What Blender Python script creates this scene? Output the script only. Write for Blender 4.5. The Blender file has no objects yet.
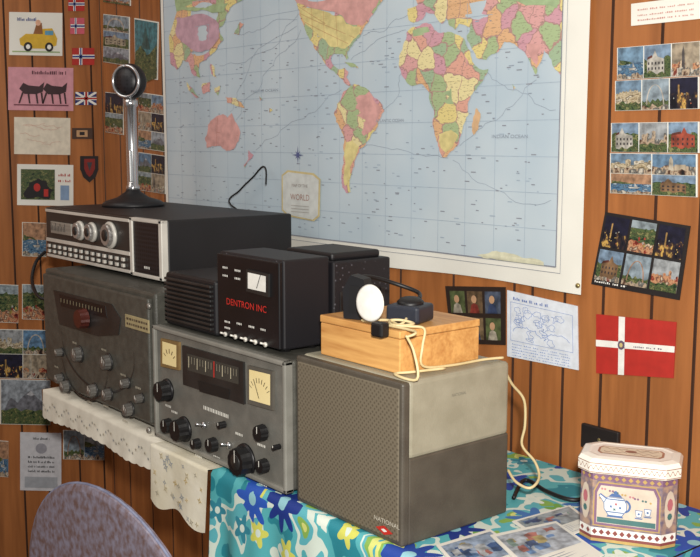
import bpy, bmesh, math, random
from mathutils import Vector, Matrix
from mathutils.geometry import tessellate_polygon
V=Vector
S=.74; TZ=.75; F=1021.0; CH=.67
FW=V((-.7652,.6302,-.134)).normalized(); RT=V((.6357,.7719,0)).normalized(); UP=RT.cross(FW).normalized()
sc=bpy.context.scene; COL=sc.collection
def ray(u,v): return FW+RT*((u-350)/F)+UP*(-(v-278.5)/F)
def onY(u,v,y): d=ray(u,v); t=y/d.y; return V((d.x*t,y,CH+d.z*t))
def onX(u,v,x): d=ray(u,v); t=x/d.x; return V((x,d.y*t,CH+d.z*t))
def onZ(u,v,z): d=ray(u,v); t=(z-CH)/d.z; return V((d.x*t,d.y*t,z))
# ---------------------------------------------------------------- materials
def lin(c):
    r=[]
    for k in c[:3]:
        k=k/255.0; r.append(k/12.92 if k<=.04045 else ((k+.055)/1.055)**2.4)
    return (r[0],r[1],r[2],1)
def newmat(name):
    m=bpy.data.materials.new(name); m.use_nodes=True
    nt=m.node_tree; return m,nt,nt.nodes['Principled BSDF']
def N(nt,t,**k):
    n=nt.nodes.new(t)
    for a,b in k.items(): setattr(n,a,b)
    return n
def ramp(nt,cs,const=False):
    cr=N(nt,'ShaderNodeValToRGB'); e=cr.color_ramp.elements
    if const: cr.color_ramp.interpolation='CONSTANT'
    while len(e)<len(cs): e.new(.5)
    for i,(q,c) in enumerate(cs): e[i].position=q; e[i].color=lin(c)
    return cr
def mat(name,c1,c2=None,scale=20,rough=.5,metal=0,bump=0,stretch=(1,1,1),bscale=None,detail=3):
    m,nt,p=newmat(name)
    if c2 is None: c2=tuple(k*.86 for k in c1)
    tc=N(nt,'ShaderNodeTexCoord'); mp=N(nt,'ShaderNodeMapping'); mp.inputs['Scale'].default_value=stretch
    nt.links.new(tc.outputs['Object'],mp.inputs['Vector'])
    no=N(nt,'ShaderNodeTexNoise'); no.inputs['Scale'].default_value=scale; no.inputs['Detail'].default_value=detail
    nt.links.new(mp.outputs['Vector'],no.inputs['Vector'])
    cr=ramp(nt,[(.35,c2),(.65,c1)])
    nt.links.new(no.outputs['Fac'],cr.inputs['Fac']); nt.links.new(cr.outputs['Color'],p.inputs['Base Color'])
    p.inputs['Roughness'].default_value=rough; p.inputs['Metallic'].default_value=metal
    if bump:
        n2=N(nt,'ShaderNodeTexNoise'); n2.inputs['Scale'].default_value=bscale or scale*4
        nt.links.new(mp.outputs['Vector'],n2.inputs['Vector'])
        b=N(nt,'ShaderNodeBump'); b.inputs['Strength'].default_value=bump; b.inputs['Distance'].default_value=.004
        nt.links.new(n2.outputs['Fac'],b.inputs['Height']); nt.links.new(b.outputs['Normal'],p.inputs['Normal'])
    return m
_ink={}
def ink(r,g,b):
    k=(r,g,b)
    if k not in _ink: _ink[k]=mat('printed_ink_%d_%d_%d'%k,k,tuple(q*.93 for q in k),scale=60,rough=.5)
    return _ink[k]
_pk={}
def pk(r,g,b):
    """colour in a faded photographic print: strongly mottled"""
    k=(r,g,b)
    if k not in _pk: _pk[k]=mat('print_tone_%d_%d_%d'%k,tuple(q*.92 for q in k),tuple(q*.58 for q in k),scale=75,rough=.42,detail=6)
    return _pk[k]
_ph={}
def photo(i,pal):
    if i in _ph: return _ph[i]
    m,nt,p=newmat('photographic_print_%d'%i)
    tc=N(nt,'ShaderNodeTexCoord'); mp=N(nt,'ShaderNodeMapping'); mp.inputs['Location'].default_value=(i*3.7,i*1.3,i*2.1); mp.inputs['Scale'].default_value=(1,1,(.7,1.5,2.6,1,.5,2)[i%6])
    nt.links.new(tc.outputs['Object'],mp.inputs[0])
    no=N(nt,'ShaderNodeTexNoise'); no.inputs['Scale'].default_value=(55,90,70,60,80,48)[i%6]; no.inputs['Detail'].default_value=4; no.inputs['Roughness'].default_value=.6
    nt.links.new(mp.outputs[0],no.inputs['Vector'])
    n=len(pal); cr=ramp(nt,[(.34+.34*k/(n-1),c) for k,c in enumerate(pal)]); nt.links.new(no.outputs['Fac'],cr.inputs['Fac'])
    nt.links.new(cr.outputs['Color'],p.inputs['Base Color']); p.inputs['Roughness'].default_value=.4
    _ph[i]=m; return m
PAL=[[(26,24,24),(84,60,46),(176,156,132),(60,64,66),(194,186,170),(110,50,40)],
     [(20,34,26),(44,62,40),(86,100,60),(40,50,34),(130,130,84),(60,74,44)],
     [(30,44,70),(50,84,114),(86,120,144),(40,60,84),(160,176,186),(60,90,120)],
     [(60,24,20),(130,50,38),(186,140,104),(80,38,34),(200,184,156),(150,66,50)],
     [(12,12,18),(20,20,30),(30,28,36),(60,44,40),(200,160,84),(26,26,34)],
     [(80,72,56),(134,118,90),(186,172,144),(96,84,64),(206,198,180),(110,98,78)]]
def mat_dots(name,base,dark,scale,thr,rough=.5,rnd=0.0):
    m,nt,p=newmat(name)
    tc=N(nt,'ShaderNodeTexCoord'); vo=N(nt,'ShaderNodeTexVoronoi'); vo.inputs['Scale'].default_value=scale; vo.inputs['Randomness'].default_value=rnd
    nt.links.new(tc.outputs['Object'],vo.inputs['Vector'])
    cr=ramp(nt,[(thr,dark),(thr+.08,base)])
    nt.links.new(vo.outputs['Distance'],cr.inputs['Fac']); nt.links.new(cr.outputs['Color'],p.inputs['Base Color'])
    p.inputs['Roughness'].default_value=rough; return m
def mat_grille():
    m,nt,p=newmat('perforated_grille_paint')
    tc=N(nt,'ShaderNodeTexCoord'); sp=N(nt,'ShaderNodeSeparateXYZ'); nt.links.new(tc.outputs['Object'],sp.inputs[0])
    cb=N(nt,'ShaderNodeCombineXYZ'); nt.links.new(sp.outputs['X'],cb.inputs['X']); nt.links.new(sp.outputs['Z'],cb.inputs['Y'])
    mp=N(nt,'ShaderNodeMapping'); mp.inputs['Rotation'].default_value=(0,0,.785); mp.inputs['Scale'].default_value=(185,185,185)
    nt.links.new(cb.outputs[0],mp.inputs[0])
    vo=N(nt,'ShaderNodeTexVoronoi',voronoi_dimensions='2D'); vo.inputs['Scale'].default_value=1; vo.inputs['Randomness'].default_value=.12
    nt.links.new(mp.outputs[0],vo.inputs['Vector'])
    cr=ramp(nt,[(.18,(84,76,62)),(.38,(108,99,83))])
    nt.links.new(vo.outputs['Distance'],cr.inputs['Fac']); nt.links.new(cr.outputs['Color'],p.inputs['Base Color'])
    p.inputs['Roughness'].default_value=.55; return m
def mat_wood(name,ca,cb_,axis='Z',rough=.35,freq=9):
    m,nt,p=newmat(name)
    tc=N(nt,'ShaderNodeTexCoord'); mp=N(nt,'ShaderNodeMapping')
    mp.inputs['Scale'].default_value={'Z':(freq,freq,freq*.08),'X':(freq*.1,freq,freq)}[axis]
    nt.links.new(tc.outputs['Object'],mp.inputs[0])
    n1=N(nt,'ShaderNodeTexNoise'); n1.inputs['Scale'].default_value=1.6; n1.inputs['Detail'].default_value=8; n1.inputs['Distortion'].default_value=1.2
    nt.links.new(mp.outputs[0],n1.inputs['Vector'])
    n2=N(nt,'ShaderNodeTexNoise'); n2.inputs['Scale'].default_value=9; n2.inputs['Detail'].default_value=4
    nt.links.new(mp.outputs[0],n2.inputs['Vector'])
    mx=N(nt,'ShaderNodeMath',operation='MULTIPLY_ADD'); mx.inputs[1].default_value=.35
    nt.links.new(n2.outputs['Fac'],mx.inputs[0]); 
    ml=N(nt,'ShaderNodeMath',operation='MULTIPLY'); ml.inputs[1].default_value=.65; nt.links.new(n1.outputs['Fac'],ml.inputs[0])
    nt.links.new(ml.outputs[0],mx.inputs[2])
    cr=ramp(nt,[(.33,cb_),(.62,ca)])
    nt.links.new(mx.outputs[0],cr.inputs['Fac']); nt.links.new(cr.outputs['Color'],p.inputs['Base Color'])
    p.inputs['Roughness'].default_value=rough; return m
def mat_land():
    m,nt,p=newmat('map_country_colours')
    L=nt.links.new
    tc=N(nt,'ShaderNodeTexCoord'); sp=N(nt,'ShaderNodeSeparateXYZ'); L(tc.outputs['Object'],sp.inputs[0])
    cb=N(nt,'ShaderNodeCombineXYZ'); L(sp.outputs['X'],cb.inputs['X']); L(sp.outputs['Z'],cb.inputs['Y'])
    no=N(nt,'ShaderNodeTexNoise'); no.inputs['Scale'].default_value=30; no.inputs['Detail'].default_value=4; L(cb.outputs[0],no.inputs['Vector'])
    mv=N(nt,'ShaderNodeVectorMath',operation='MULTIPLY_ADD'); mv.inputs[1].default_value=(.035,.035,0)
    L(no.outputs['Color'],mv.inputs[0]); L(cb.outputs[0],mv.inputs[2])
    vo=N(nt,'ShaderNodeTexVoronoi',voronoi_dimensions='2D'); vo.inputs['Scale'].default_value=32; L(mv.outputs[0],vo.inputs['Vector'])
    ve=N(nt,'ShaderNodeTexVoronoi',voronoi_dimensions='2D',feature='DISTANCE_TO_EDGE'); ve.inputs['Scale'].default_value=32; L(mv.outputs[0],ve.inputs['Vector'])
    s2=N(nt,'ShaderNodeSeparateColor'); L(vo.outputs['Color'],s2.inputs[0])
    cs=[(208,158,154),(216,200,134),(162,180,136),(214,172,130),(198,150,160),(220,208,156),(154,176,144),(212,160,142)]
    cr=ramp(nt,[(i/len(cs),c) for i,c in enumerate(cs)],True)
    L(s2.outputs[0],cr.inputs['Fac'])
    lt=N(nt,'ShaderNodeMath',operation='LESS_THAN'); lt.inputs[1].default_value=.03; L(ve.outputs['Distance'],lt.inputs[0])
    mx=N(nt,'ShaderNodeMix',data_type='RGBA'); L(lt.outputs[0],mx.inputs[0]); L(cr.outputs['Color'],mx.inputs[6]); mx.inputs[7].default_value=lin((170,134,128))
    m2=N(nt,'ShaderNodeMapping'); m2.inputs['Scale'].default_value=(130,420,1); L(cb.outputs[0],m2.inputs[0])
    n3=N(nt,'ShaderNodeTexNoise'); n3.inputs['Scale'].default_value=1; n3.inputs['Detail'].default_value=2; L(m2.outputs[0],n3.inputs['Vector'])
    g=N(nt,'ShaderNodeMath',operation='GREATER_THAN'); g.inputs[1].default_value=.60; L(n3.outputs['Fac'],g.inputs[0])
    g2=N(nt,'ShaderNodeMath',operation='MULTIPLY'); g2.inputs[1].default_value=.45; L(g.outputs[0],g2.inputs[0])
    m3=N(nt,'ShaderNodeMix',data_type='RGBA'); L(g2.outputs[0],m3.inputs[0]); L(mx.outputs[2],m3.inputs[6]); m3.inputs[7].default_value=lin((100,84,80))
    L(m3.outputs[2],p.inputs['Base Color']); p.inputs['Roughness'].default_value=.5
    return m
def mat_floral():
    m,nt,p=newmat('floral_cloth')
    L=nt.links.new
    tc=N(nt,'ShaderNodeTexCoord'); sp=N(nt,'ShaderNodeSeparateXYZ'); L(tc.outputs['Object'],sp.inputs[0])
    sb=N(nt,'ShaderNodeMath',operation='SUBTRACT'); L(sp.outputs['Z'],sb.inputs[0]); L(sp.outputs['Y'],sb.inputs[1])
    cb=N(nt,'ShaderNodeCombineXYZ'); L(sp.outputs['X'],cb.inputs['X']); L(sb.outputs[0],cb.inputs['Y'])
    base=N(nt,'ShaderNodeTexNoise'); base.inputs['Scale'].default_value=13; base.inputs['Detail'].default_value=2; L(cb.outputs[0],base.inputs['Vector'])
    cur=ramp(nt,[(0,(40,130,144)),(.40,(84,170,176)),(.50,(206,218,206)),(.545,(90,172,182)),(.60,(130,170,80)),(.64,(206,210,120)),(.68,(70,156,170))],True)
    L(base.outputs['Fac'],cur.inputs['Fac']); out=cur.outputs['Color']
    def layer(out,scale,off,npet,r0,ra_,prob,cols,centre):
        vs=N(nt,'ShaderNodeVectorMath',operation='MULTIPLY_ADD'); vs.inputs[1].default_value=(scale,scale,0); vs.inputs[2].default_value=(off,off*.7,0); L(cb.outputs[0],vs.inputs[0])
        vo=N(nt,'ShaderNodeTexVoronoi',voronoi_dimensions='2D'); vo.inputs['Scale'].default_value=1; vo.inputs['Randomness'].default_value=.75; L(vs.outputs[0],vo.inputs['Vector'])
        df=N(nt,'ShaderNodeVectorMath',operation='SUBTRACT'); L(vs.outputs[0],df.inputs[0]); L(vo.outputs['Position'],df.inputs[1])
        ln=N(nt,'ShaderNodeVectorMath',operation='LENGTH'); L(df.outputs[0],ln.inputs[0])
        s2=N(nt,'ShaderNodeSeparateXYZ'); L(df.outputs[0],s2.inputs[0])
        at=N(nt,'ShaderNodeMath',operation='ARCTAN2'); L(s2.outputs['Y'],at.inputs[0]); L(s2.outputs['X'],at.inputs[1])
        a6=N(nt,'ShaderNodeMath',operation='MULTIPLY'); a6.inputs[1].default_value=npet; L(at.outputs[0],a6.inputs[0])
        co=N(nt,'ShaderNodeMath',operation='COSINE'); L(a6.outputs[0],co.inputs[0])
        ra=N(nt,'ShaderNodeMath',operation='MULTIPLY_ADD'); ra.inputs[1].default_value=ra_; ra.inputs[2].default_value=r0; L(co.outputs[0],ra.inputs[0])
        pm=N(nt,'ShaderNodeMath',operation='LESS_THAN'); L(ln.outputs['Value'],pm.inputs[0]); L(ra.outputs[0],pm.inputs[1])
        s3=N(nt,'ShaderNodeSeparateColor'); L(vo.outputs['Color'],s3.inputs[0])
        gt=N(nt,'ShaderNodeMath',operation='LESS_THAN'); gt.inputs[1].default_value=prob; L(s3.outputs[1],gt.inputs[0])
        mk=N(nt,'ShaderNodeMath',operation='MULTIPLY'); L(pm.outputs[0],mk.inputs[0]); L(gt.outputs[0],mk.inputs[1])
        fc=ramp(nt,[(i/len(cols),c) for i,c in enumerate(cols)],True); L(s3.outputs[0],fc.inputs['Fac'])
        m1=N(nt,'ShaderNodeMix',data_type='RGBA'); L(mk.outputs[0],m1.inputs[0]); L(out,m1.inputs[6]); L(fc.outputs['Color'],m1.inputs[7])
        cm=N(nt,'ShaderNodeMath',operation='LESS_THAN'); cm.inputs[1].default_value=.085; L(ln.outputs['Value'],cm.inputs[0])
        ck=N(nt,'ShaderNodeMath',operation='MULTIPLY'); L(cm.outputs[0],ck.inputs[0]); L(gt.outputs[0],ck.inputs[1])
        m2=N(nt,'ShaderNodeMix',data_type='RGBA'); L(ck.outputs[0],m2.inputs[0]); L(m1.outputs[2],m2.inputs[6]); m2.inputs[7].default_value=lin(centre)
        return m2.outputs[2]
    out=layer(out,15,3.3,5,.24,.08,.5,[(110,160,70),(206,206,96),(216,224,212),(50,130,150)],(206,220,210))
    out=layer(out,9.5,1.4,8,.29,.10,.55,[(24,50,128),(40,84,176),(34,66,150),(60,110,170)],(140,190,200))
    L(out,p.inputs['Base Color']); p.inputs['Roughness'].default_value=.6
    return m
M=dict(
 panel=mat_wood('wood_panelling',(168,106,58),(128,77,40),rough=.45),
 groove=mat('panel_groove',(66,37,20),rough=.7),
 floor=mat('brown_carpet',(92,66,46),(70,50,36),scale=90,rough=.95,bump=.5),
 white=mat('white_paper',(226,224,214),(216,214,204),scale=6,rough=.6),
 sea=mat('map_sea',(188,200,206),(174,190,200),scale=5,rough=.6),
 land=mat_land(),
 blackp=mat('black_paint',(22,21,24),(14,14,16),scale=8,rough=.5),
 blackfront=mat('black_panel',(19,18,21),(13,13,15),scale=14,rough=.4),
 blackrub=mat('black_rubber',(19,18,19),rough=.5),
 perf=mat_dots('perforated_black',(30,29,33),(8,8,9),130,.28,rough=.45),
 speck=mat_dots('speckled_black_case',(20,19,23),(84,82,88),95,.08,rough=.5,rnd=.6),
 graybox=mat('grey_green_metal_paint',(78,77,70),(66,65,59),scale=60,rough=.45,bump=.15,bscale=400),
 grayface=mat('grey_panel_paint',(110,108,101),(98,97,91),scale=40,rough=.4,bump=.1,bscale=400),
 rim=mat('pale_grey_rim',(134,132,124),(122,120,112),scale=30,rough=.4),
 lightgray=mat('light_grey_paint',(152,147,128),(140,135,116),scale=30,rough=.5,bump=.1,bscale=400),
 darkgray=mat('dark_grey_paint',(80,74,64),(70,64,55),scale=30,rough=.5,bump=.1,bscale=400),
 bezel=mat('dark_bezel',(44,43,42),(34,33,32),scale=20,rough=.4),
 grille=mat_grille(),
 silver=mat('satin_silver_panel',(160,156,146),(136,132,124),scale=12,rough=.4,metal=.2,stretch=(1,1,14)),
 silverframe=mat('silver_frame',(212,208,198),(194,190,181),scale=12,rough=.35,metal=.15),
 chrome=mat('chrome',(215,215,215),(190,190,192),scale=8,rough=.2,metal=.9),
 satin=mat('satin_chrome_knob',(186,182,176),(150,146,142),scale=30,rough=.34,metal=.6),
 brushed=mat('brushed_aluminium',(156,152,144),(134,130,124),scale=10,rough=.38,metal=.6,stretch=(1,1,20)),
 cream=mat('cream_dial',(240,224,172),(230,210,152),scale=8,rough=.3),
 redknob=mat('dark_red_knob',(84,36,28),(64,26,20),scale=20,rough=.4),
 knobgray=mat('grey_knob',(96,93,88),(80,77,73),scale=20,rough=.4),
 boxwood=mat_wood('rough_pine',(214,164,98),(174,118,62),axis='X',rough=.45,freq=24),
 tablewood=mat_wood('table_wood',(100,64,38),(70,44,26),axis='X'),
 floral=mat_floral(),
 runner=mat('printed_lace_runner',(222,216,200),(208,202,186),scale=30,rough=.85,detail=3),
 linen=mat('white_linen',(226,220,202),(214,206,182),scale=14,rough=.8,bump=.2),
 vinyl=mat('speckled_grey_blue_vinyl',(134,130,146),(106,84,80),scale=85,rough=.5,detail=12),
 edge=mat('bluish_grey_edge',(134,140,164),(112,116,140),scale=60,rough=.5,detail=6),
 cream_cord=mat('cream_cord',(214,196,150),(196,176,128),scale=30,rough=.5),
 bluegrey=mat('dark_blue_grey_plastic',(38,42,52),(28,31,40),rough=.4),
 tinwhite=mat('enamelled_white_tin',(238,234,222),(230,224,212),scale=10,rough=.25),
 tinbody=mat('tin_busy_print',(170,140,120),(104,96,116),scale=110,rough=.3,detail=3),
 brasspin=mat('pin_metal',(180,160,110),rough=.3,metal=.8),
)
# ---------------------------------------------------------------- builder
ORG={}
class B:
    def __init__(s): s.v=[]; s.f=[]; s.m=[]; s.sm=[]; s.mats=[]
    def mi(s,m):
        if m not in s.mats: s.mats.append(m)
        return s.mats.index(m)
    def add(s,vs,fs,m,smooth=False):
        o=len(s.v); s.v+= [V(p) for p in vs]; k=s.mi(m)
        for f in fs: s.f.append([o+i for i in f]); s.m.append(k); s.sm.append(smooth)
        return s
    def poly(s,pts,m): return s.add(pts,[list(range(len(pts)))],m)
    def box(s,x0,x1,y0,y1,z0,z1,m,bev=0,seg=2,rz=0):
        x0,x1=min(x0,x1),max(x0,x1); z0,z1=min(z0,z1),max(z0,z1)
        bm=bmesh.new(); bmesh.ops.create_cube(bm,size=1); c=V(((x0+x1)/2,(y0+y1)/2,(z0+z1)/2)); R_=Matrix.Rotation(rz,3,'Z')
        for v in bm.verts: v.co=V((v.co.x*(x1-x0),v.co.y*(y1-y0),v.co.z*(z1-z0)))
        if bev: bmesh.ops.bevel(bm,geom=bm.edges[:],offset=bev,segments=seg,profile=.5,affect='EDGES')
        bm.verts.index_update(); o=len(s.v); s.v+=[c+R_@v.co for v in bm.verts]
        for f in bm.faces: s.f.append([o+v.index for v in f.verts]); s.m.append(s.mi(m)); s.sm.append(False)
        bm.free(); return s
    def lathe(s,o,ax,prof,m,seg=24,flute=0,smooth=True):
        o=V(o); ax=V(ax).normalized(); a=ax.orthogonal().normalized(); b=ax.cross(a)
        vs=[];n=len(prof)
        for r,h in prof:
            for i in range(seg):
                t=2*math.pi*i/seg; rr=r*(1-flute*(i%2))
                vs.append(o+ax*h+a*(rr*math.cos(t))+b*(rr*math.sin(t)))
        fs=[[j*seg+i,j*seg+(i+1)%seg,(j+1)*seg+(i+1)%seg,(j+1)*seg+i] for j in range(n-1) for i in range(seg)]
        fs+= [list(range(seg))[::-1],[ (n-1)*seg+i for i in range(seg)]]
        return s.add(vs,fs,m,smooth and not flute)
    def cyl(s,p0,p1,r0,m,r1=None,seg=20):
        p0=V(p0);p1=V(p1); return s.lathe(p0,p1-p0,[(r0,0),(r1 if r1 is not None else r0,(p1-p0).length)],m,seg)
    def tube(s,pts,r,m,seg=8,sub=6):
        pts=[V(p) for p in pts]; out=[]
        n=len(pts)
        for i in range(n-1):
            p0=pts[max(i-1,0)];p1=pts[i];p2=pts[i+1];p3=pts[min(i+2,n-1)]
            for k in range(sub):
                t=k/sub
                out.append(.5*((2*p1)+(p2-p0)*t+(2*p0-5*p1+4*p2-p3)*t*t+(3*p1-p0-3*p2+p3)*t**3))
        out.append(pts[-1]); vs=[]; a=None
        for i,p in enumerate(out):
            d=(out[min(i+1,len(out)-1)]-out[max(i-1,0)]).normalized()
            a=d.orthogonal().normalized() if a is None else (a-d*a.dot(d)).normalized()
            b=d.cross(a)
            for k in range(seg):
                t=2*math.pi*k/seg; vs.append(p+a*(r*math.cos(t))+b*(r*math.sin(t)))
        m_=len(out)
        fs=[[j*seg+i,j*seg+(i+1)%seg,(j+1)*seg+(i+1)%seg,(j+1)*seg+i] for j in range(m_-1) for i in range(seg)]
        fs+=[list(range(seg))[::-1],[(m_-1)*seg+i for i in range(seg)]]
        return s.add(vs,fs,m,True)
    def grid(s,fn,nu,nv,m):
        vs=[fn(i/nu,j/nv) for j in range(nv+1) for i in range(nu+1)]
        fs=[[j*(nu+1)+i,j*(nu+1)+i+1,(j+1)*(nu+1)+i+1,(j+1)*(nu+1)+i] for j in range(nv) for i in range(nu)]
        return s.add(vs,fs,m,True)
    def prism(s,pts,off,m,m2=None):
        n=len(pts); pts=[V(p) for p in pts]; off=V(off)
        s.poly([p+off for p in pts],m); s.poly(pts[::-1],m2 or m)
        vs=pts+[p+off for p in pts]; s.add(vs,[[i,(i+1)%n,n+(i+1)%n,n+i] for i in range(n)],m2 or m); return s
    def text(s,t,P,ex,ey,h,m,width=None,center=False):
        cu=bpy.data.curves.new('t','FONT'); cu.body=t; cu.resolution_u=3
        o=bpy.data.objects.new('t',cu); COL.objects.link(o); dg=bpy.context.evaluated_depsgraph_get()
        oe=o.evaluated_get(dg); me=oe.to_mesh(); vs=[v.co.copy() for v in me.vertices]; fs=[list(p.vertices) for p in me.polygons]; oe.to_mesh_clear()
        bpy.data.objects.remove(o); bpy.data.curves.remove(cu)
        if not vs: return s
        x0=min(v.x for v in vs); x1=max(v.x for v in vs); y1=max(v.y for v in vs); k=h/max(y1,.01); kx=k if not width else width/(x1-x0)
        c=(x1-x0)*kx/2 if center else 0
        P=V(P);ex=V(ex);ey=V(ey)
        return s.add([P+ex*((v.x-x0)*kx-c)+ey*(v.y*k) for v in vs],fs,m)
    def build(s,name,parent=None,label=None,cat=None,group=None,kind=None):
        me=bpy.data.meshes.new(name)
        if parent is not None: o0=ORG[parent.name]
        else:
            xs=[v.x for v in s.v];ys=[v.y for v in s.v];zs=[v.z for v in s.v]
            o0=V(((min(xs)+max(xs))/2,(min(ys)+max(ys))/2,min(zs)))
        me.from_pydata([v-o0 for v in s.v],[],s.f)
        for m in s.mats: me.materials.append(m)
        for p,k,q in zip(me.polygons,s.m,s.sm): p.material_index=k; p.use_smooth=q
        me.update(); o=bpy.data.objects.new(name,me); COL.objects.link(o)
        if parent is not None: o.parent=parent
        else: o.location=o0
        ORG[o.name]=o0
        if label: o['label']=label
        if cat: o['category']=cat
        if group: o['group']=group
        if kind: o['kind']=kind
        return o
def thing(name,label,cat,loc,group=None):
    o=bpy.data.objects.new(name,None); COL.objects.link(o); o.location=V(loc); ORG[o.name]=V(loc); o.empty_display_size=.05
    o['label']=label; o['category']=cat
    if group: o['group']=group
    return o
X=V((1,0,0)); Y=V((0,1,0)); Z=V((0,0,1))
def frac(px,seed,amp=.16,lv=2,closed=True):
    r=random.Random(seed); P=[V((a,b)) for a,b in px]
    for _ in range(lv):
        o=[]
        for i in range(len(P) if closed else len(P)-1):
            a=P[i]; c=P[(i+1)%len(P)]; d=c-a; o+=[a,(a+c)/2+V((-d.y,d.x))*(amp*(r.random()-.5)*1.6)]
        if not closed: o.append(P[-1])
        P=o
    return [(p.x,p.y) for p in P]
# ---------------------------------------------------------------- room
WY=1.65; WX=-3.40; FZ=-TZ/S
def wx(u,v=400): return onY(u,v,WY).x
def wyy(u,v=250): return onX(u,v,WX).y
def panelwall(name,a0,a1,grooves,fn,z1=2.2):
    b=B(); prof=[(a0,0)]
    for g in sorted(grooves):
        if a0+.02<g<a1-.02: prof+=[(g-.0035,0),(g-.002,.005),(g+.002,.005),(g+.0035,0)]
    prof.append((a1,0))
    for i in range(len(prof)-1):
        (p,d),(q,e)=prof[i],prof[i+1]
        b.add([fn(p,d,FZ),fn(q,e,FZ),fn(q,e,z1),fn(p,d,z1)],[[0,1,2,3]],M['groove'] if (d or e) else M['panel'])
    b.add([fn(a0,.012,FZ),fn(a1,.012,FZ),fn(a1,.012,z1),fn(a0,.012,z1),fn(a0,.08,FZ),fn(a1,.08,FZ),fn(a1,.08,z1),fn(a0,.08,z1)],
      [[0,1,2,3],[4,5,6,7],[0,1,5,4],[3,2,6,7],[0,3,7,4],[1,2,6,5]],M['panel'])
    return b.build(name,kind='structure')
gr=[wx(u) for u in (112,128,150,400,452,512,530,562,600,648,692)]
x=-2.95
while x<-1.95: gr.append(x); x+=random.Random(int(-x*100)).choice([.11,.19,.15])
x=-.62
while x<1.2: gr.append(x); x+=.17
panelwall('wall_back',WX,1.3,gr,lambda a,d,z:V((a,WY+d,z)))
gl=[wyy(u) for u in (14,40,72,97)]; y=1.1
while y>-1.4: gl.append(y); y-=.16
panelwall('wall_left',-1.5,WY,gl,lambda a,d,z:V((WX-d,a,z)))
b=B(); b.box(WX-.08,1.3,-1.5,WY+.08,FZ-.05,FZ,M['floor']); b.build('floor',kind='structure')
b=B(); b.box(WX,1.3,WY-.015,WY,FZ,FZ+.1,M['tablewood'],.004); b.build('baseboard_back',kind='structure')
b=B(); b.box(WX,WX+.015,-1.5,WY-.015,FZ,FZ+.1,M['tablewood'],.004); b.build('baseboard_left',kind='structure')
# ---------------------------------------------------------------- map
def wob(x,z): return .0030*math.sin(x*9+z*1.5)+.0014*math.sin(x*23)
def mp(x,z,lift=0): return V((x,WY-.0075-wob(x,z)-lift,z))
root=thing('world_map','large paper world map with a white border pinned to wood panelled wall','map',(-2.1,WY,.367))
x0,x1,z0,z1=-2.93,onY(589,150,WY).x,onY(578,292,WY).z,1.45
b=B(); b.grid(lambda s,t:mp(x0+(x1-x0)*s,z0+(z1-z0)*t+.003*math.sin(s*17)*(1-t)),90,20,M['white'])
sx0,sx1,sz0,sz1=x0+.02,onY(563,150,WY).x,onY(555,266,WY).z,z1-.07
b.grid(lambda s,t:mp(sx0+(sx1-sx0)*s,sz0+(sz1-sz0)*t,.001),90,20,M['sea'])
line=ink(136,140,150); faint=ink(160,176,190); rt=ink(144,156,170)
def strip(b,p,q,w,m,lift):
    n=max(2,int(abs(q[0]-p[0])/.03)+1); d=V((q[0]-p[0],q[1]-p[1])); nn=V((-d.y,d.x)).normalized()*w/2
    for i in range(n):
        a=V(p)+d*(i/n); c=V(p)+d*((i+1)/n)
        b.poly([mp(a.x+nn.x,a.y+nn.y,lift),mp(c.x+nn.x,c.y+nn.y,lift),mp(c.x-nn.x,c.y-nn.y,lift),mp(a.x-nn.x,a.y-nn.y,lift)],m)
for i in range(1,18):
    xx=sx0+(sx1-sx0)*i/18; strip(b,(xx,sz0),(xx,sz1),.0012,faint,.0016)
for i in range(1,13):
    zz=sz0+(sz1-sz0)*i/13; strip(b,(sx0,zz),(sx1,zz),.0012,faint,.0016)
for (p,q) in (((sx0,sz0),(sx1,sz0)),((sx0,sz1),(sx1,sz1)),((sx0,sz0),(sx0,sz1)),((sx1,sz0),(sx1,sz1))): strip(b,p,q,.003,line,.0018)
strip(b,(sx0-.006,sz0-.012),(sx1+.012,sz0-.012),.0012,line,.0018); strip(b,(sx1+.012,sz0-.012),(sx1+.012,sz1),.0012,line,.0018)
for L_ in ([(386,112),(402,90),(404,72)],[(354,60),(380,40),(408,30)],[(366,36),(395,22),(412,14)],[(300,20),(262,30),(240,34)],[(304,30),(270,70),(238,120)],[(345,90),(300,120),(258,150)],[(450,158),(405,150),(366,148)],[(462,146),(500,120),(540,80)],[(490,72),(520,90),(560,110)],[(455,160),(500,190),(555,200)],[(302,14),(250,60),(222,66)],[(300,26),(240,90),(232,112)]):
    L_=frac(L_,len(L_[0])+L_[0][0],.2,3,False)
    for p,q in zip(L_,L_[1:]):
        P=onY(*p,WY);Q=onY(*q,WY); strip(b,(P.x,P.z),(Q.x,Q.z),.0011,rt,.0017)
rr=random.Random(77)
for k in range(520):
    xx=sx0+.03+(sx1-sx0-.06)*rr.random(); zz=sz0+.02+(.93-sz0)*rr.random(); w=.004+.012*rr.random()
    strip(b,(xx,zz),(xx+w,zz),.0022,rr.choice([line,rt,line,faint]),.0019)
b.build('map_sheet',root)
def cont(b,px,m,lift=.0030,seed=1,amp=.16,lv=2):
    px=frac(px,seed+int(px[0][0]),amp,lv)
    P=[onY(u,v,WY) for u,v in px]; P=[V((min(max(p.x,sx0),sx1),0,min(max(p.z,sz0),sz1))) for p in P]
    fs=[list(t) for t in tessellate_polygon([[V((p.x,p.z,0)) for p in P]])]
    b.add([mp(p.x,p.z,lift) for p in P],fs,m)
b=B(); LD=M['land']
def wash(n,c): 
    return mat(n,c,tuple(k*.88 for k in c),scale=60,rough=.5,detail=6)
pink=wash('map_pink',(216,164,158));yel=wash('map_yellow',(222,208,144));grn=wash('map_green',(164,186,142));org=wash('map_orange',(218,180,138));pur=wash('map_mauve',(196,160,174))
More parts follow.
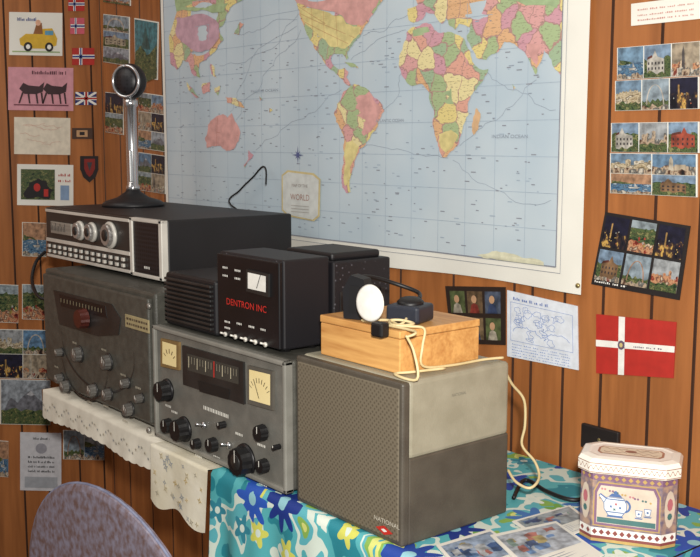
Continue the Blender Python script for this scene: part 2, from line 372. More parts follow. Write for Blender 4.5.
NA=[(293,-40),(296,-15),(298,0),(303,12),(306,22),(310,32),(316,42),(322,52),(327,60),(333,68),(340,74),(347,80),(352,86),(356,88),(353,82),(350,77),(352,72),(348,68),(343,70),(338,66),(335,58),(338,54),(346,54),(350,60),(352,58),(351,52),(356,45),(362,38),(366,30),(372,22),(378,12),(385,2),(388,-10),(380,-25),(360,-35),(345,-20),(335,-35),(315,-45)]
cont(b,NA,LD)
cont(b,[(300,4),(307,20),(317,30),(328,39),(335,47),(349,49),(355,43),(361,36),(365,28),(350,24),(344,16),(330,12)],yel,.0036)
cont(b,[(297,-14),(300,3),(330,11),(344,15),(350,23),(366,26),(376,11),(382,2),(384,-10),(376,-22),(360,-30),(345,-14),(335,-26),(316,-36)],pink,.0036)
for pl in ([(316,8),(317,30)],[(328,10),(329,38)],[(340,14),(342,46)],[(304,14),(358,38)],[(308,22),(352,44)],[(301,6),(330,24)]):
    P=onY(*pl[0],WY);Q=onY(*pl[1],WY); strip(b,(P.x,P.z),(Q.x,Q.z),.0012,ink(190,150,110),.0040)
SA=[(347,92),(352,88),(358,84),(366,87),(373,91),(378,98),(386,105),(388,111),(384,118),(381,127),(376,133),(372,140),(368,146),(363,149),(361,155),(358,162),(356,170),(354,178),(353,185),(354,192),(350,193),(346,187),(345,178),(346,168),(347,158),(347,148),(348,138),(345,130),(340,122),(338,113),(341,104),(345,98)]
cont(b,SA,LD)
cont(b,[(356,98),(366,95),(373,92),(377,99),(384,106),(385,111),(382,117),(379,126),(374,132),(368,136),(364,128),(358,120),(350,116),(351,106)],pink,.0036)
cont(b,[(350,142),(356,140),(363,147),(360,155),(356,163),(354,172),(351,184),(349,186),(348,174),(349,160)],yel,.0036)
AF=[(409,33),(416,27),(424,24),(433,24),(436,30),(444,33),(452,32),(460,35),(466,38),(470,46),(474,56),(479,66),(486,70),(492,69),(488,77),(481,87),(474,96),(471,104),(472,114),(468,122),(465,130),(462,140),(456,150),(449,157),(444,157),(441,148),(438,138),(435,127),(436,117),(434,107),(431,99),(430,91),(424,84),(414,86),(409,82),(404,72),(402,62),(404,52),(407,42)]
cont(b,AF,LD)
cont(b,[(415,31),(430,27),(435,46),(426,54),(414,44)],grn,.0036)
cont(b,[(438,34),(450,35),(451,49),(438,47)],org,.0036)
cont(b,[(454,56),(468,54),(472,62),(468,73),(456,70)],pink,.0036)
cont(b,[(440,90),(454,88),(457,104),(442,105)],grn,.0036)
cont(b,[(441,134),(454,130),(461,135),(456,146),(448,153),(443,148)],yel,.0036)
cont(b,[(480,108),(484,114),(482,128),(477,135),(475,126),(477,116)],org)
cont(b,[(411,20),(410,9),(420,5),(418,-8),(428,-25),(450,-45),(568,-45),(568,77),(560,70),(556,60),(548,50),(545,62),(540,75),(535,66),(528,52),(518,44),(508,42),(502,52),(490,60),(480,58),(474,46),(470,36),(474,28),(462,24),(458,30),(452,26),(448,18),(444,24),(436,14),(428,12),(424,20),(416,23)],LD)
cont(b,[(476,-45),(500,-10),(530,6),(562,9),(562,-45)],grn,.0036)
cont(b,[(530,26),(545,28),(548,44),(541,66),(536,60),(531,48)],pink,.0036)
cont(b,[(176,-40),(260,-45),(262,-20),(245,0),(232,8),(228,20),(222,28),(226,40),(218,52),(210,60),(203,64),(204,78),(198,76),(192,62),(186,60),(180,70),(174,64)],LD)
cont(b,[(180,18),(206,14),(222,25),(222,38),(213,50),(200,52),(188,44),(180,36)],pur,.0036)
cont(b,[(178,-2),(212,-6),(232,2),(226,12),(206,10),(180,12)],grn,.0036)
for isl in ([(190,82),(196,88),(204,98),(200,98),(192,90)],[(206,84),(214,82),(214,92),(207,94)],[(218,88),(223,86),(221,96)],[(228,97),(238,98),(247,108),(238,106),(230,103)],[(214,64),(218,68),(220,78),(215,74)],[(236,34),(242,22),(246,24),(241,35)],[(251,150),(256,155),(252,160),(247,168),(246,165),(251,158)],[(348,62),(358,64),(362,68),(354,67)],[(416,-2),(412,-10),(418,-14),(420,-4)],[(516,84),(519,88),(516,92)],[(262,96),(265,99),(262,102)],[(272,108),(275,110),(272,113)]):
    cont(b,isl,LD)
cont(b,[(212,125),(218,118),(226,114),(230,118),(234,113),(237,121),(242,130),(241,141),(236,149),(229,151),(224,146),(216,146),(211,148),(209,138)],pink)
for pl in ([(221,118),(220,146)],[(230,118),(230,150)],[(220,132),(241,136)]):
    P=onY(*pl[0],WY);Q=onY(*pl[1],WY); strip(b,(P.x,P.z),(Q.x,Q.z),.0014,ink(190,130,120),.0034)
cont(b,[(480,255),(495,251),(512,253),(530,258),(548,262),(548,266),(520,262),(494,258)],wash('ice_yellow',(212,210,182)))
b.build('continents',root)
def q(u,v,l): P=onY(u,v,WY); return mp(P.x,P.z,l)
b=B()
b.poly([q(u,v,.004) for u,v in [(284,175),(290,170),(318,173),(325,179),(324,216),(318,221),(290,216),(284,210)]],ink(206,190,140))
b.poly([q(u,v,.0050) for u,v in [(285.5,176),(291,172),(317,175),(323.5,180),(322.5,215),(317,219.5),(291,214.5),(285.5,209)]],ink(208,212,208))
c=q(304,187,.0078); b.text('MAP OF THE',c,X,Z,.008,ink(140,130,126),width=.07,center=True)
c=q(304,200,.0078); b.text('WORLD',c,X,Z,.016,ink(160,124,114),width=.085,center=True)
for k in range(3): 
    c=q(304,206+k*3,.0078); b.poly([c-X*.04,c+X*.04,c+X*.04+Z*.0015,c-X*.04+Z*.0015],ink(170,166,160))
b.build('title_cartouche',root)
b=B()
cc=q(301,155,.0045); pts=[]
for a in range(16):
    rr_=(.026 if a%4==0 else .015) if a%2==0 else .006; t=a*math.pi/8; pts.append(cc+X*(rr_*math.cos(t))+Z*(rr_*math.sin(t)))
b.poly(pts,ink(84,92,136)); b.build('compass_star',root)
for (t,u,v,w) in (('PACIFIC OCEAN',268,92,.13),('ATLANTIC OCEAN',394,122,.10),('INDIAN OCEAN',514,138,.10)):
    b=B(); b.text(t,q(u,v,.0065),X,Z,.007,rt,width=w,center=True); b.build('ocean_lettering',root)
b=B(); P=q(582,285,.0005); b.lathe(P,(0,-1,0),[(.005,0),(.005,.003),(.003,.005)],M['brasspin'],12); b.build('pin',root)
# ---------------------------------------------------------------- cards
class Card:
    def __init__(s,plane,quad,m=None):
        s.n=V((0,-1,0)) if plane=='Y' else V((1,0,0))
        s.q=[(onY(u,v,WY) if plane=='Y' else onX(u,v,WX)) for u,v in quad]; s.b=B()
        s.b.prism([p+s.n*.0002 for p in s.q],s.n*.0027,m or M['white'])
    def P(s,a,t,l=0):
        A=s.q[0].lerp(s.q[1],a); C=s.q[3].lerp(s.q[2],a); return A.lerp(C,t)+s.n*(.003+.0005*l)
    def rect(s,a0,t0,a1,t1,m,l=1): s.b.poly([s.P(a0,t0,l),s.P(a1,t0,l),s.P(a1,t1,l),s.P(a0,t1,l)],m)
    def poly(s,pts,m,l=2):
        s.b.add([s.P(a,t,l) for a,t in pts],[list(k) for k in tessellate_polygon([[V((a,t,0)) for a,t in pts]])],m)
    def disc(s,a,t,r,m,l=2,ry=None,n=14):
        ry=ry or r; s.poly([(a+r*math.cos(2*math.pi*i/n),t+ry*math.sin(2*math.pi*i/n)) for i in range(n)],m,l)
    def line(s,pts,m,w=.008,l=2.5):
        for (a,t),(c,d) in zip(pts,pts[1:]):
            n=V((-(d-t),c-a)); 
            if n.length<1e-6: continue
            n=n.normalized()*w/2; s.b.poly([s.P(a+n.x,t+n.y,l),s.P(c+n.x,d+n.y,l),s.P(c-n.x,d-n.y,l),s.P(a-n.x,t-n.y,l)],m)
    def script(s,a0,a1,t,h,m,seed=0,l=3):
        """a line of tiny unreadable print"""
        r=random.Random(seed); a=a0; h=h*.6
        while a<a1:
            w=.008+.014*r.random(); s.rect(a,t-h*(.5+.5*r.random()),min(a+w,a1),t,m,l); a+=w+(.010 if r.random()<.8 else .035)
def scene(c,a0,t0,a1,t1,seed,kind=None):
    r=random.Random(seed); W=a1-a0; H=t1-t0
    def A(x): return a0+W*x
    def T(y): return t0+H*y
    kind=kind or r.choice(['town','sea','night','arch','facade','garden','mountain','tower'])
    ph=lambda i: photo(i,PAL[i])
    def trees(y,m,l=4):
        pts=[(A(0),T(1)),(A(0),T(y))]
        for i in range(1,10): pts.append((A(i/10),T(min(.98,y+.16*(r.random()-.5)))))
        pts+=[(A(1),T(y)),(A(1),T(1))]; c.poly(pts,m,l)
    if kind=='night':
        c.rect(a0,t0,a1,t1,pk(34,34,56),1); trees(.5,ph(4),2)
        for i in range(9): c.disc(A(.08+.84*r.random()),T(.45+.4*r.random()),W*.015,ink(*r.choice([(216,180,100),(200,110,70),(190,190,176)])),3,H*.022,6)
        c.rect(A(.3),T(.22),A(.36),T(.7),pk(190,150,90),3)
    elif kind=='arch':
        c.rect(a0,t0,a1,t1,pk(*r.choice([(110,150,186),(160,176,186)])),1); trees(.7,ph(1),2)
        pts=[]
        for i in range(13): th=math.pi*i/12; pts.append((A(.5-.32*math.cos(th)),T(.84-.66*math.sin(th))))
        c.line(pts,pk(*r.choice([(204,196,184),(186,146,120)])),W*.045,3); trees(.86,ph(0),4)
    elif kind=='facade':
        c.rect(a0,t0,a1,t1,pk(140,164,188),1); col=r.choice([(176,84,64),(196,184,158),(206,200,188),(150,116,84)])
        trees(.4,ph(1),1.5); x0_=.05+.15*r.random(); x1_=.7+.25*r.random(); xm=x0_+(x1_-x0_)*(.3+.3*r.random())
        c.poly([(A(x0_),T(.92)),(A(x0_),T(.42)),(A(xm-.1),T(.36)),(A(xm),T(.16)),(A(xm+.1),T(.36)),(A(x1_),T(.44)),(A(x1_),T(.92))],pk(*col),2)
        c.poly([(A(x0_),T(.44)),(A(xm-.1),T(.38)),(A(xm-.1),T(.30)),(A(x0_+.04),T(.36))],pk(110,60,50),3)
        n=5
        for i in range(n):
            for j in range(2): xx=x0_+(x1_-x0_)*(i+.35)/n; c.rect(A(xx),T(.52+.16*j),A(xx+.05),T(.60+.16*j),pk(60,56,60),3)
        trees(.84,ph(r.choice([1,0])),4)
    elif kind=='garden':
        c.rect(a0,t0,a1,t1,ph(1),1); c.rect(A(0),T(0),A(1),T(.24),pk(170,184,190),2); trees(.26,ph(1),2.5); trees(.68,ph(3),3)
        for i in range(5): c.disc(A(.1+.8*r.random()),T(.5+.3*r.random()),W*.04,pk(*r.choice([(180,70,60),(200,170,90),(200,194,184)])),4,H*.045,7)
    elif kind=='sea':
        c.rect(a0,t0,a1,t1,pk(*r.choice([(130,164,190),(176,184,188),(196,150,116)])),1); c.rect(A(0),T(.5),A(1),T(1),ph(2),2)
        c.poly(frac([(A(0),T(.54)),(A(.02),T(.36)),(A(.3),T(.42)),(A(.6),T(.52))],seed,.2,2),ph(1),2.5)
        c.poly([(A(.44),T(.66)),(A(.74),T(.66)),(A(.68),T(.73)),(A(.48),T(.73))],pk(206,200,188),3); c.poly([(A(.6),T(.46)),(A(.68),T(.64)),(A(.6),T(.64))],pk(206,202,196),3); trees(.88,ph(0),4)
    elif kind=='mountain':
        c.rect(a0,t0,a1,t1,pk(*r.choice([(110,144,176),(170,178,186)])),1)
        c.poly(frac([(A(0),T(.8)),(A(.2),T(.4)),(A(.34),T(.52)),(A(.6),T(.22)),(A(1),T(.6)),(A(1),T(.8))],seed,.1,2),pk(130,132,140),2); c.poly([(A(.52),T(.32)),(A(.6),T(.23)),(A(.68),T(.32)),(A(.6),T(.36))],pk(206,208,212),3); trees(.68,ph(1),3.5)
    elif kind=='tower':
        c.rect(a0,t0,a1,t1,pk(*r.choice([(116,150,180),(180,164,140)])),1); trees(.6,ph(r.choice([0,3,5])),2)
        x=.2+.4*r.random(); c.poly([(A(x-.06),T(.8)),(A(x-.045),T(.28)),(A(x),T(.08)),(A(x+.045),T(.28)),(A(x+.06),T(.8))],pk(*r.choice([(150,84,66),(196,186,166),(96,90,88)])),3)
        c.rect(A(x+.08),T(.5),A(min(.96,x+.34)),T(.82),pk(*r.choice([(190,174,150),(140,66,54)])),3); trees(.78,ph(0),4)
    else:
        c.rect(a0,t0,a1,t1,pk(*r.choice([(130,158,182),(176,180,182)])),1); pts=[(A(0),T(1))]; x=0
        while x<.999:
            w=min(1-x,.06+.09*r.random()); h=.3+.3*r.random(); pts+=[(A(x),T(h)),(A(x+w*.5),T(h-.04)),(A(x+w),T(h))]; x+=w
        pts.append((A(1),T(1))); c.poly(pts,ph(r.choice([0,3,5])),2); trees(.74,ph(r.choice([1,0])),3)
def multi(c,nx,ny,seed,g=.012):
    kinds=['town','sea','night','arch','facade','garden','mountain','tower']; random.Random(seed).shuffle(kinds)
    for i in range(nx):
        for j in range(ny): scene(c,g+i*(1-g)/nx,g+j*(1-g)/ny,(i+1)*(1-g)/nx,(j+1)*(1-g)/ny,seed*31+i*7+j*3,kinds[(i*ny+j)%8])
def R(u0,v0,u1,v1,sk=0): return [(u0,v0),(u1,v0+sk),(u1,v1+sk),(u0,v1)]
LG='postcards on the left wall'; CG='postcards in the corner beside the map'; RG='postcards right of the map'
def fin(c,label,group,name='postcard',cat='postcard'): return c.b.build(name,None,label,cat,group)
blk=ink(30,28,30); red=ink(176,46,40); blue=ink(44,62,130); wht=ink(232,230,222)
c=Card('X',R(9,12,62,55,1)); yl=ink(210,170,52)
c.poly([(.18,.62),(.3,.5),(.52,.5),(.6,.38),(.8,.36),(.9,.6),(.88,.76),(.7,.84),(.35,.84),(.2,.76)],yl,2); c.poly([(.44,.5),(.5,.26),(.6,.24),(.62,.5)],ink(140,90,50),3)
c.disc(.34,.8,.08,blk,4,.11); c.disc(.74,.8,.08,blk,4,.11); c.disc(.34,.8,.04,wht,5,.055); c.disc(.74,.8,.04,wht,5,.055); c.disc(.53,.24,.05,ink(220,170,140),4,.07)
c.rect(.66,.42,.82,.52,ink(90,150,180),4); c.script(.14,.5,.2,.14,blue,1); c.rect(.05,.9,.95,.93,ink(150,170,120),2)
fin(c,'white card with a yellow cartoon vehicle, topmost on the left wall',LG)
c=Card('X',R(8,67,73,110,1),ink(206,146,156)); c.script(.35,.9,.16,.14,ink(90,50,60),2)
for hx in (.16,.52):
    c.poly([(hx,.5),(hx+.06,.36),(hx+.14,.42),(hx+.3,.44),(hx+.38,.34),(hx+.36,.56),(hx+.26,.62),(hx+.08,.62)],ink(60,40,44),2)
    for d in (.04,.12,.24,.32): c.poly([(hx+d,.58),(hx+d+.03,.58),(hx+d+.05-.08*(d<.1),.84),(hx+d+.025-.08*(d<.1),.84)],ink(60,40,44),3)
c.rect(.08,.86,.92,.89,ink(110,60,70),2)
fin(c,'pink card with a black drawing of animals on the left wall',LG)
c=Card('X',R(14,117,70,154,1),ink(218,208,188)); rr=random.Random(4); ln=ink(196,140,124)
for k in range(7):
    a=.06+.5*rr.random();t=.15+.7*rr.random(); c.line(frac([(a,t),(a+.15,t+.1*rr.random()-.05),(a+.35,t+.2*rr.random()-.1)],k,.3,3,False),ln,.007)
fin(c,'cream card with faint red sketch map lines on the left wall',LG)
c=Card('X',R(17,164,73,205,1)); c.rect(.06,.12,.66,.86,photo(1,PAL[1])); c.poly(frac([(.1,.72),(.2,.45),(.35,.34),(.5,.4),(.62,.62),(.56,.84),(.16,.84)],5,.2,2),blk,2)
c.disc(.34,.56,.06,red,3,.1); c.rect(.46,.6,.54,.78,red,3); c.script(.72,.95,.28,.12,red,4);c.script(.72,.95,.42,.1,red,5); c.rect(.76,.5,.92,.86,ink(130,154,184),2)
fin(c,'white bordered card with green, black and red picture on the left wall',LG)
def norway(c):
    c.rect(0,.4,1,.62,wht,2);c.rect(.3,0,.44,1,wht,2);c.rect(0,.46,1,.56,blue,3);c.rect(.34,0,.4,1,blue,3)
FG='flag stickers on the left wall'
c=Card('X',R(72,48,94,65),red); norway(c); fin(c,'small red flag sticker with white and blue cross above the union flag',FG,'flag_sticker','sticker')
c=Card('X',R(70,18,84,34),ink(200,90,106)); norway(c); fin(c,'small pink flag sticker beside the yellow vehicle card',FG,'flag_sticker','sticker')
c=Card('X',R(68,-3,84,11),red); norway(c); fin(c,'small red cross flag sticker at the very top of left wall',FG,'flag_sticker','sticker')
c=Card('X',R(75,92,96,105),ink(40,50,110)); c.poly([(0,0),(.1,0),(1,.9),(1,1),(.9,1),(0,.1)],wht,2);c.poly([(1,0),(.9,0),(0,.9),(0,1),(.1,1),(1,.1)],wht,2);c.rect(0,.38,1,.62,wht,3);c.rect(.4,0,.6,1,wht,3);c.rect(0,.44,1,.56,red,4);c.rect(.45,0,.55,1,red,4)
fin(c,'small union flag sticker beside the pink card',FG,'flag_sticker','sticker')
c=Card('X',R(72,128,92,139),ink(70,50,40)); c.rect(.2,.2,.75,.8,ink(190,150,110),2); c.rect(.35,.35,.6,.65,blk,3)
fin(c,'small brown rectangular plate on the left wall above the shield',None,'wall_plate','plaque')
c=Card('X',[(80,156),(98,156),(98,170),(80,170)],blk); c.poly([(-.02,.9),(1.02,.9),(.85,1.5),(.5,1.9),(.15,1.5)],blk,1); c.poly([(.2,.2),(.8,.2),(.8,.9),(.66,1.3),(.5,1.5),(.34,1.3),(.2,.9)],ink(130,40,36),2); c.poly([(.35,.45),(.65,.45),(.5,1.1)],ink(60,60,66),3)
fin(c,'black shield badge with a red centre on the left wall',None,'shield_badge','badge')
for i,(qd,nx,ny,lb) in enumerate([
 (R(22,222,46,256,1),1,1,'blue-green scenic postcard beside the upper left radio'),
 (R(-6,284,18,322,1),1,1,'dark landscape postcard cut by the photo edge at mid height'),
 (R(22,284,46,319,1),1,1,'dark scenic postcard half hidden behind grey receiver'),
 (R(-4,329,48,378,1),2,2,'four-view postcard beside the left grey receiver'),
 (R(0,379,50,424,1),1,1,'single-view blue sky postcard beside the left grey receiver'),
 (R(-6,440,8,476,1),1,1,'teal postcard low on left wall at the photo edge'),
 (R(63,430,104,459,1),2,1,'two-view postcard under the table near the corner')]):
    c=Card('X',qd)
    if nx*ny==1: scene(c,.012,.012,.988,.988,i+5,['sea','garden','garden','','mountain','sea',''][i])
    else: multi(c,nx,ny,i+11)
    fin(c,lb,LG)
c=Card('X',R(20,432,61,490,1),ink(200,200,204)); c.script(.3,.7,.12,.07,blk,1)
for k,t in enumerate((.44,.52,.60,.68)): c.script(.18,.82,t,.07,blk,k+5)
c.disc(.5,.27,.14,ink(150,150,158),2,.09); c.rect(.1,.76,.9,.95,ink(160,164,170),2)
fin(c,'pale upright certificate card with black lettering low on left wall',None,'certificate_card','card')
for i,(qd,nx,ny,lb) in enumerate([
 ([(104,-4),(131,0),(131,6),(104,2)],1,1,'postcard strip at the top edge just right of the corner'),
 ([(104,14),(130,17),(130,66),(104,62)],1,3,'dark three-view postcard high in the corner, left of teal card'),
 ([(135,18),(159,22),(158,80),(136,76)],1,1,'teal and green scenic postcard near the map top left'),
 ([(106,92),(124,94),(124,135),(106,132)],1,2,'two-view postcard left of the microphone head'),
 ([(139,92),(166,96),(166,152),(139,148)],2,3,'brown six-view postcard right of the microphone head'),
 ([(139,152),(166,156),(166,194),(139,190)],2,2,'four-view postcard just above the upper radio beside the map')]):
    c=Card('Y',qd)
    if i==2: c.rect(.02,.02,.98,.98,pk(80,140,150),1); c.poly(frac([(.02,.98),(.02,.6),(.3,.45),(.55,.6),(.98,.4),(.98,.98)],3,.15,2),photo(1,PAL[1]),2); c.poly([(.5,.1),(.7,.5),(.3,.5)],pk(60,100,100),2.5)
    else: multi(c,nx,ny,i+41)
    fin(c,lb,CG)
def sk(u0,v0,u1,v1): return [(u0,v0),(u1,v0+((v0-140)/1100)*(u1-u0)),(u1,v1+((v1-140)/1100)*(u1-u0)),(u0,v1)]
c=Card('Y',sk(632,4,706,26)); 
for k,t in enumerate((.35,.6,.82)): c.script(.1,.86,t,.12,ink(190,130,120),k)
fin(c,'white card with thin red writing at the top right',RG)
KS=[['sea','facade','tower'],['town','arch','night'],['facade','town','facade'],['town','sea','tower','facade']]
for i,(qd,nx,ny,lb) in enumerate([
 (sk(618,48,702,80),3,1,'three-view blue postcard, upper of the pair at top right'),
 (sk(616,81,700,111),3,1,'postcard with an arch and a night view, lower of the top right pair'),
 (sk(612,123,700,152),3,1,'red and white three-view postcard below the top pair'),
 (sk(611,153,698,193),2,2,'four-view building postcard above the tilted dark card')]):
    c=Card('Y',qd)
    for a in range(nx):
        for bb in range(ny): scene(c,.012+a*.988/nx,.012+bb*.988/ny,(a+1)*.988/nx,(bb+1)*.988/ny,i*17+a*5+bb*3+2,KS[i][a*ny+bb])
    fin(c,lb,RG)
c=Card('Y',[(606,212),(691,226),(680,300),(592,284)],ink(34,30,30))
for a in range(3):
    for bb in range(2): scene(c,.03+a*.32,.04+bb*.46,.03+a*.32+.29,.04+bb*.46+.42,a*5+bb*3+90,['night','facade','garden','arch','night','town'][a*2+bb])
c.script(.05,.42,.955,.05,wht,8,8)
fin(c,'dark tilted six-view postcard above the red flag card',RG)
c=Card('Y',[(597,314),(677,322),(674,378),(597,373)],ink(176,46,38)); c.rect(0,.43,1,.54,wht,1); c.rect(.3,0,.38,1,wht,1); c.disc(.34,.485,.045,ink(100,84,104),3,.08); c.disc(.34,.485,.022,ink(200,180,120),4,.04); c.script(.5,.86,.51,.05,ink(110,90,110),3)
fin(c,'red card with white cross flag and round emblem',RG,'flag_postcard')
c=Card('Y',[(508,290),(578,306),(579,370),(508,356)],ink(218,223,230)); rr=random.Random(9); bl=ink(136,156,200)
c.line([(.06,.16),(.94,.16),(.94,.74),(.06,.74),(.06,.16)],bl,.006)
for k in range(22):
    a=.1+.7*rr.random(); t=.22+.45*rr.random(); c.line(frac([(a,t),(a+.05+.06*rr.random(),t-.03),(a+.1,t+.05),(a+.03,t+.07*rr.random()+.03),(a,t)],k,.5,2,False),bl,.006,2+.03*k)
c.line(frac([(.1,.6),(.3,.5),(.5,.62),(.7,.52),(.9,.6)],4,.3,3,False),bl,.008)
for k in range(5): c.script(.08,.9,.80+.042*k,.025,bl,k)
c.script(.1,.6,.12,.08,ink(100,120,176),6)
fin(c,'nearly white radio contact card with fine blue line drawing beside the wooden box',RG,'contact_card','card')
c=Card('Y',[(446,286),(506,287),(506,345),(452,343)],ink(46,34,28))
for i in range(3):
    for j in range(2):
        a=.07+.3*i; t=.08+.46*j; k=(i+2*j)%4; c.rect(a,t,a+.26,t+.38,pk(*[(100,110,70),(120,96,70),(90,100,120),(140,116,86)][k]),1); c.disc(a+.12,t+.14,.045,ink(186,146,112),3,.07); c.poly([(a+.04,t+.38),(a+.07,t+.24),(a+.12,t+.2),(a+.18,t+.24),(a+.21,t+.38)],pk(*[(190,180,160),(150,64,54),(70,84,120)][(i+j)%3]),3)
fin(c,'dark brown postcard with six small portraits beside the blue printed card',RG)
# wall outlet
r=thing('wall_outlet','dark blank rectangular plate on the panelled wall above the tea tin','wall plate',onY(603,440,WY))
P=onY(584,422,WY);Q=onY(621,444,WY)
b=B(); b.box(P.x,Q.x,WY-.010,WY,P.z-.050,P.z,mat('brown_bakelite',(34,26,24),rough=.5),.003); b.build('cover_plate',r)
b=B(); cp=V(((P.x+Q.x)/2,WY-.010,P.z-.025)); b.lathe(cp,(0,-1,0),[(.004,0),(.003,.0015)],M['brasspin'],10); b.build('screw',r)
# ---------------------------------------------------------------- table and cloths
TX0,TX1,TY0,TY1=-2.63,-.90,1.076,1.63
t=thing('table','wooden table along the wall carrying the radio gear under cloths','table',(-1.8,1.33,FZ))
b=B(); b.box(TX0,TX1,TY0,TY1,-.035,0,M['tablewood'],.004); b.build('tabletop',t)
b=B(); b.box(-1.76,TX1-.05,TY0+.06,TY1-.05,-.13,-.035,M['tablewood'],.003); b.build('apron',t)
b=B(); b.box(TX0+.02,-1.76,WY-.06,WY-.018,-.10,-.035,M['tablewood'],.003); b.build('wall_batten',t)
for xx in (-1.72,TX1-.09):
    for yy in (TY0+.09,TY1-.09):
        b=B(); b.box(xx-.03,xx+.03,yy-.03,yy+.03,FZ,-.13,M['tablewood'],.004); b.build('leg',t)
CX0,CX1=onY(211,480,1.07).x,-.885
def cloth(s,tt):
    L1=TY1-TY0; D=.34; x=CX0+(CX1-CX0)*s; d=tt*(L1+D)
    if d<L1: return V((x,TY1-d,.0025))
    h=d-L1; k=min(1,h/.2)
    return V((x,TY0-.005-.008*k*(1+math.sin(x*34))-.004*k*math.sin(x*71),.0025-h))
b=B(); b.grid(cloth,110,60,M['floral'])
b.grid(lambda s,tt:V((CX1+.004+.01*min(1,tt*2)*(1+math.sin(s*22)),TY0-.004+(TY1-TY0)*s,.0025-.34*tt)),40,20,M['floral'])
b.build('floral_tablecloth',None,'blue and green floral tablecloth hanging over the right part of table','tablecloth')
b=B(); RX0,RX1=onY(42,400,1.071).x,onY(163,450,1.071).x
def run(s,tt):
    x=RX0+(RX1-RX0)*s
    if tt<=.5: return V((x,1.40-(1.40-TY0+.0015)*min(1,tt*2),.0018))
    k=(tt-.5)*2; return V((x,TY0-.0015-.0025*k*(1+math.sin(s*19))-.001*k*(1+math.sin(s*53)),.0018-k*(.068+.005*math.sin(s*9+1)+.0035*abs(math.sin(s*62)))))
b.grid(run,200,16,M['runner'])
n_=46
for k in range(n_):
    s_=.02+.96*k/(n_-1); cz=.5+.26*(1+.3*math.sin(k*1.1)); o_=run(s_,cz)+V((0,-.003,0))
    for j in range(5):
        a=j*1.257+k; b.poly([o_+X*(.0055*math.cos(a))+Z*(.006*math.sin(a)),o_+X*(.0015*math.cos(a+1.2))+Z*(.0015*math.sin(a+1.2)),o_+X*(.0015*math.cos(a-1.2))+Z*(.0015*math.sin(a-1.2))],[ink(160,160,150),ink(180,172,150),ink(150,156,160)][k%3])
b.build('table_runner',None,'long white patterned lace runner hanging from the table edge under left receiver','table runner')
NY=1.056
A=[onY(152,442,NY),onY(209,468,NY),onY(205,531,NY),onY(152,498,NY)]
def lin_(s,tt):
    p=A[0].lerp(A[1],s).lerp(A[3].lerp(A[2],s),tt).copy(); p.y-=.003*math.sin(s*11)*tt+.003; p.z-=.010*math.sin(s*9)*tt; return p
b=B(); b.grid(lambda s,tt: lin_(s,max(0,tt*1.3-.3)) if tt>.23 else V((A[0].lerp(A[1],s).x,NY+(.23-tt)*.3,.0042)),24,24,M['linen'])
rr=random.Random(3)
for k in range(30):
    s,tt=.08+.84*rr.random(),.1+.82*rr.random(); p=lin_(s,tt)+V((0,-.002,0)); w=.004+.003*rr.random(); col=ink(*rr.choice([(200,176,120),(176,170,150),(196,184,150),(160,166,170)]))
    for j in range(4):
        a=j*1.57+k; b.poly([p+X*(w*1.6*math.cos(a))+Z*(w*1.6*math.sin(a)),p+X*(w*.5*math.cos(a+1))+Z*(w*.5*math.sin(a+1)),p+X*(w*.5*math.cos(a-1))+Z*(w*.5*math.sin(a-1))],col)
b.build('linen_napkin',None,'small embroidered white cloth hanging below the front of the middle receiver','napkin')
# ---------------------------------------------------------------- knob
def knob(parent,P,r,d,m,cap=None,skirt=None,pointer=True,label=None,sk=1.25):
    b=B()
    if skirt: b.lathe(P,(0,-1,0),[(r*sk,0),(r*sk*.97,d*.18)],skirt,24)
    b.lathe(P+V((0,-d*.15,0)),(0,-1,0),[(r*1.05,0),(r,d*.3),(r*.95,d*.85)],m,24,flute=.08)
    o=b.build('knob',parent,label)
    if cap:
        b=B(); b.lathe(P+V((0,-d*.98,0)),(0,-1,0),[(r*.6,0),(r*.52,d*.06)],cap,20); b.build('knob_cap',o)
    if pointer: 
        y=P.y-d*(1.06 if cap else 1.02); b=B(); b.poly([V((P.x-.0012,y,P.z)),V((P.x+.0012,y,P.z)),V((P.x+.0012,y,P.z+r*.85)),V((P.x-.0012,y,P.z+r*.85))],M['white']); b.build('pointer_line',o)
    return o
# ---------------------------------------------------------------- left receiver
y0=1.086; LX0,LX1,LH=-2.625,-2.02,.33
r=thing('radio_receiver','large olive grey radio receiver with dark red tuning knob, lowest at the left','radio',((LX0+LX1)/2,1.27,0),'ham radio units on the table')
b=B(); b.box(LX0,LX1,y0+.012,1.50,.02,LH,M['graybox'],.006); b.build('cabinet',r)
b=B(); b.box(LX0+.012,LX1-.012,y0,y0+.014,.03,LH-.012,M['graybox'],.004)
def fy(u,v,d=0): p=onY(u,v,y0); p.y-=d; return p
for k in range(24):
    t0=math.pi*(.95+k/24*1.1); t1=math.pi*(.95+(k+1)/24*1.1)
    for (cu_,cv_,ra,rb) in ((96,345,.2,.11),(84,362,.13,.09)):
        cp=fy(cu_,cv_,.0012)
        P=[cp+X*(ra*math.cos(t))-Z*(rb*math.sin(t)*-1) for t in (t0,t1)]
        b.poly([P[0],P[1],P[1]-Z*.006,P[0]-Z*.006],M['bezel'])
rr=random.Random(8)
def tinyrow(b,P,n,h,m,w0=.0035):
    xx=0
    for i in range(n):
        w=w0*(.7+.8*rr.random()); b.poly([P+X*xx,P+X*(xx+w),P+X*(xx+w)+Z*h,P+X*xx+Z*h],m); xx+=w+w0*.7
for u,v in ((76,343),(105,350),(58,367),(64,397),(91,402),(107,406),(126,421),(124,375),(139,388)): tinyrow(b,fy(u-3,v,.0012),5,.005,ink(170,164,146),.003)
b.build('front_panel',r)
b=B()
for (px,m,l) in (([(54,290),(112,304),(121,318),(119,335),(98,336),(60,324)],M['bezel'],.002),([(60,294),(106,306),(108,318),(62,306)],M['blackfront'],.003)):
    b.prism([fy(u,v,0) for u,v in px],V((0,-l,0)),m)
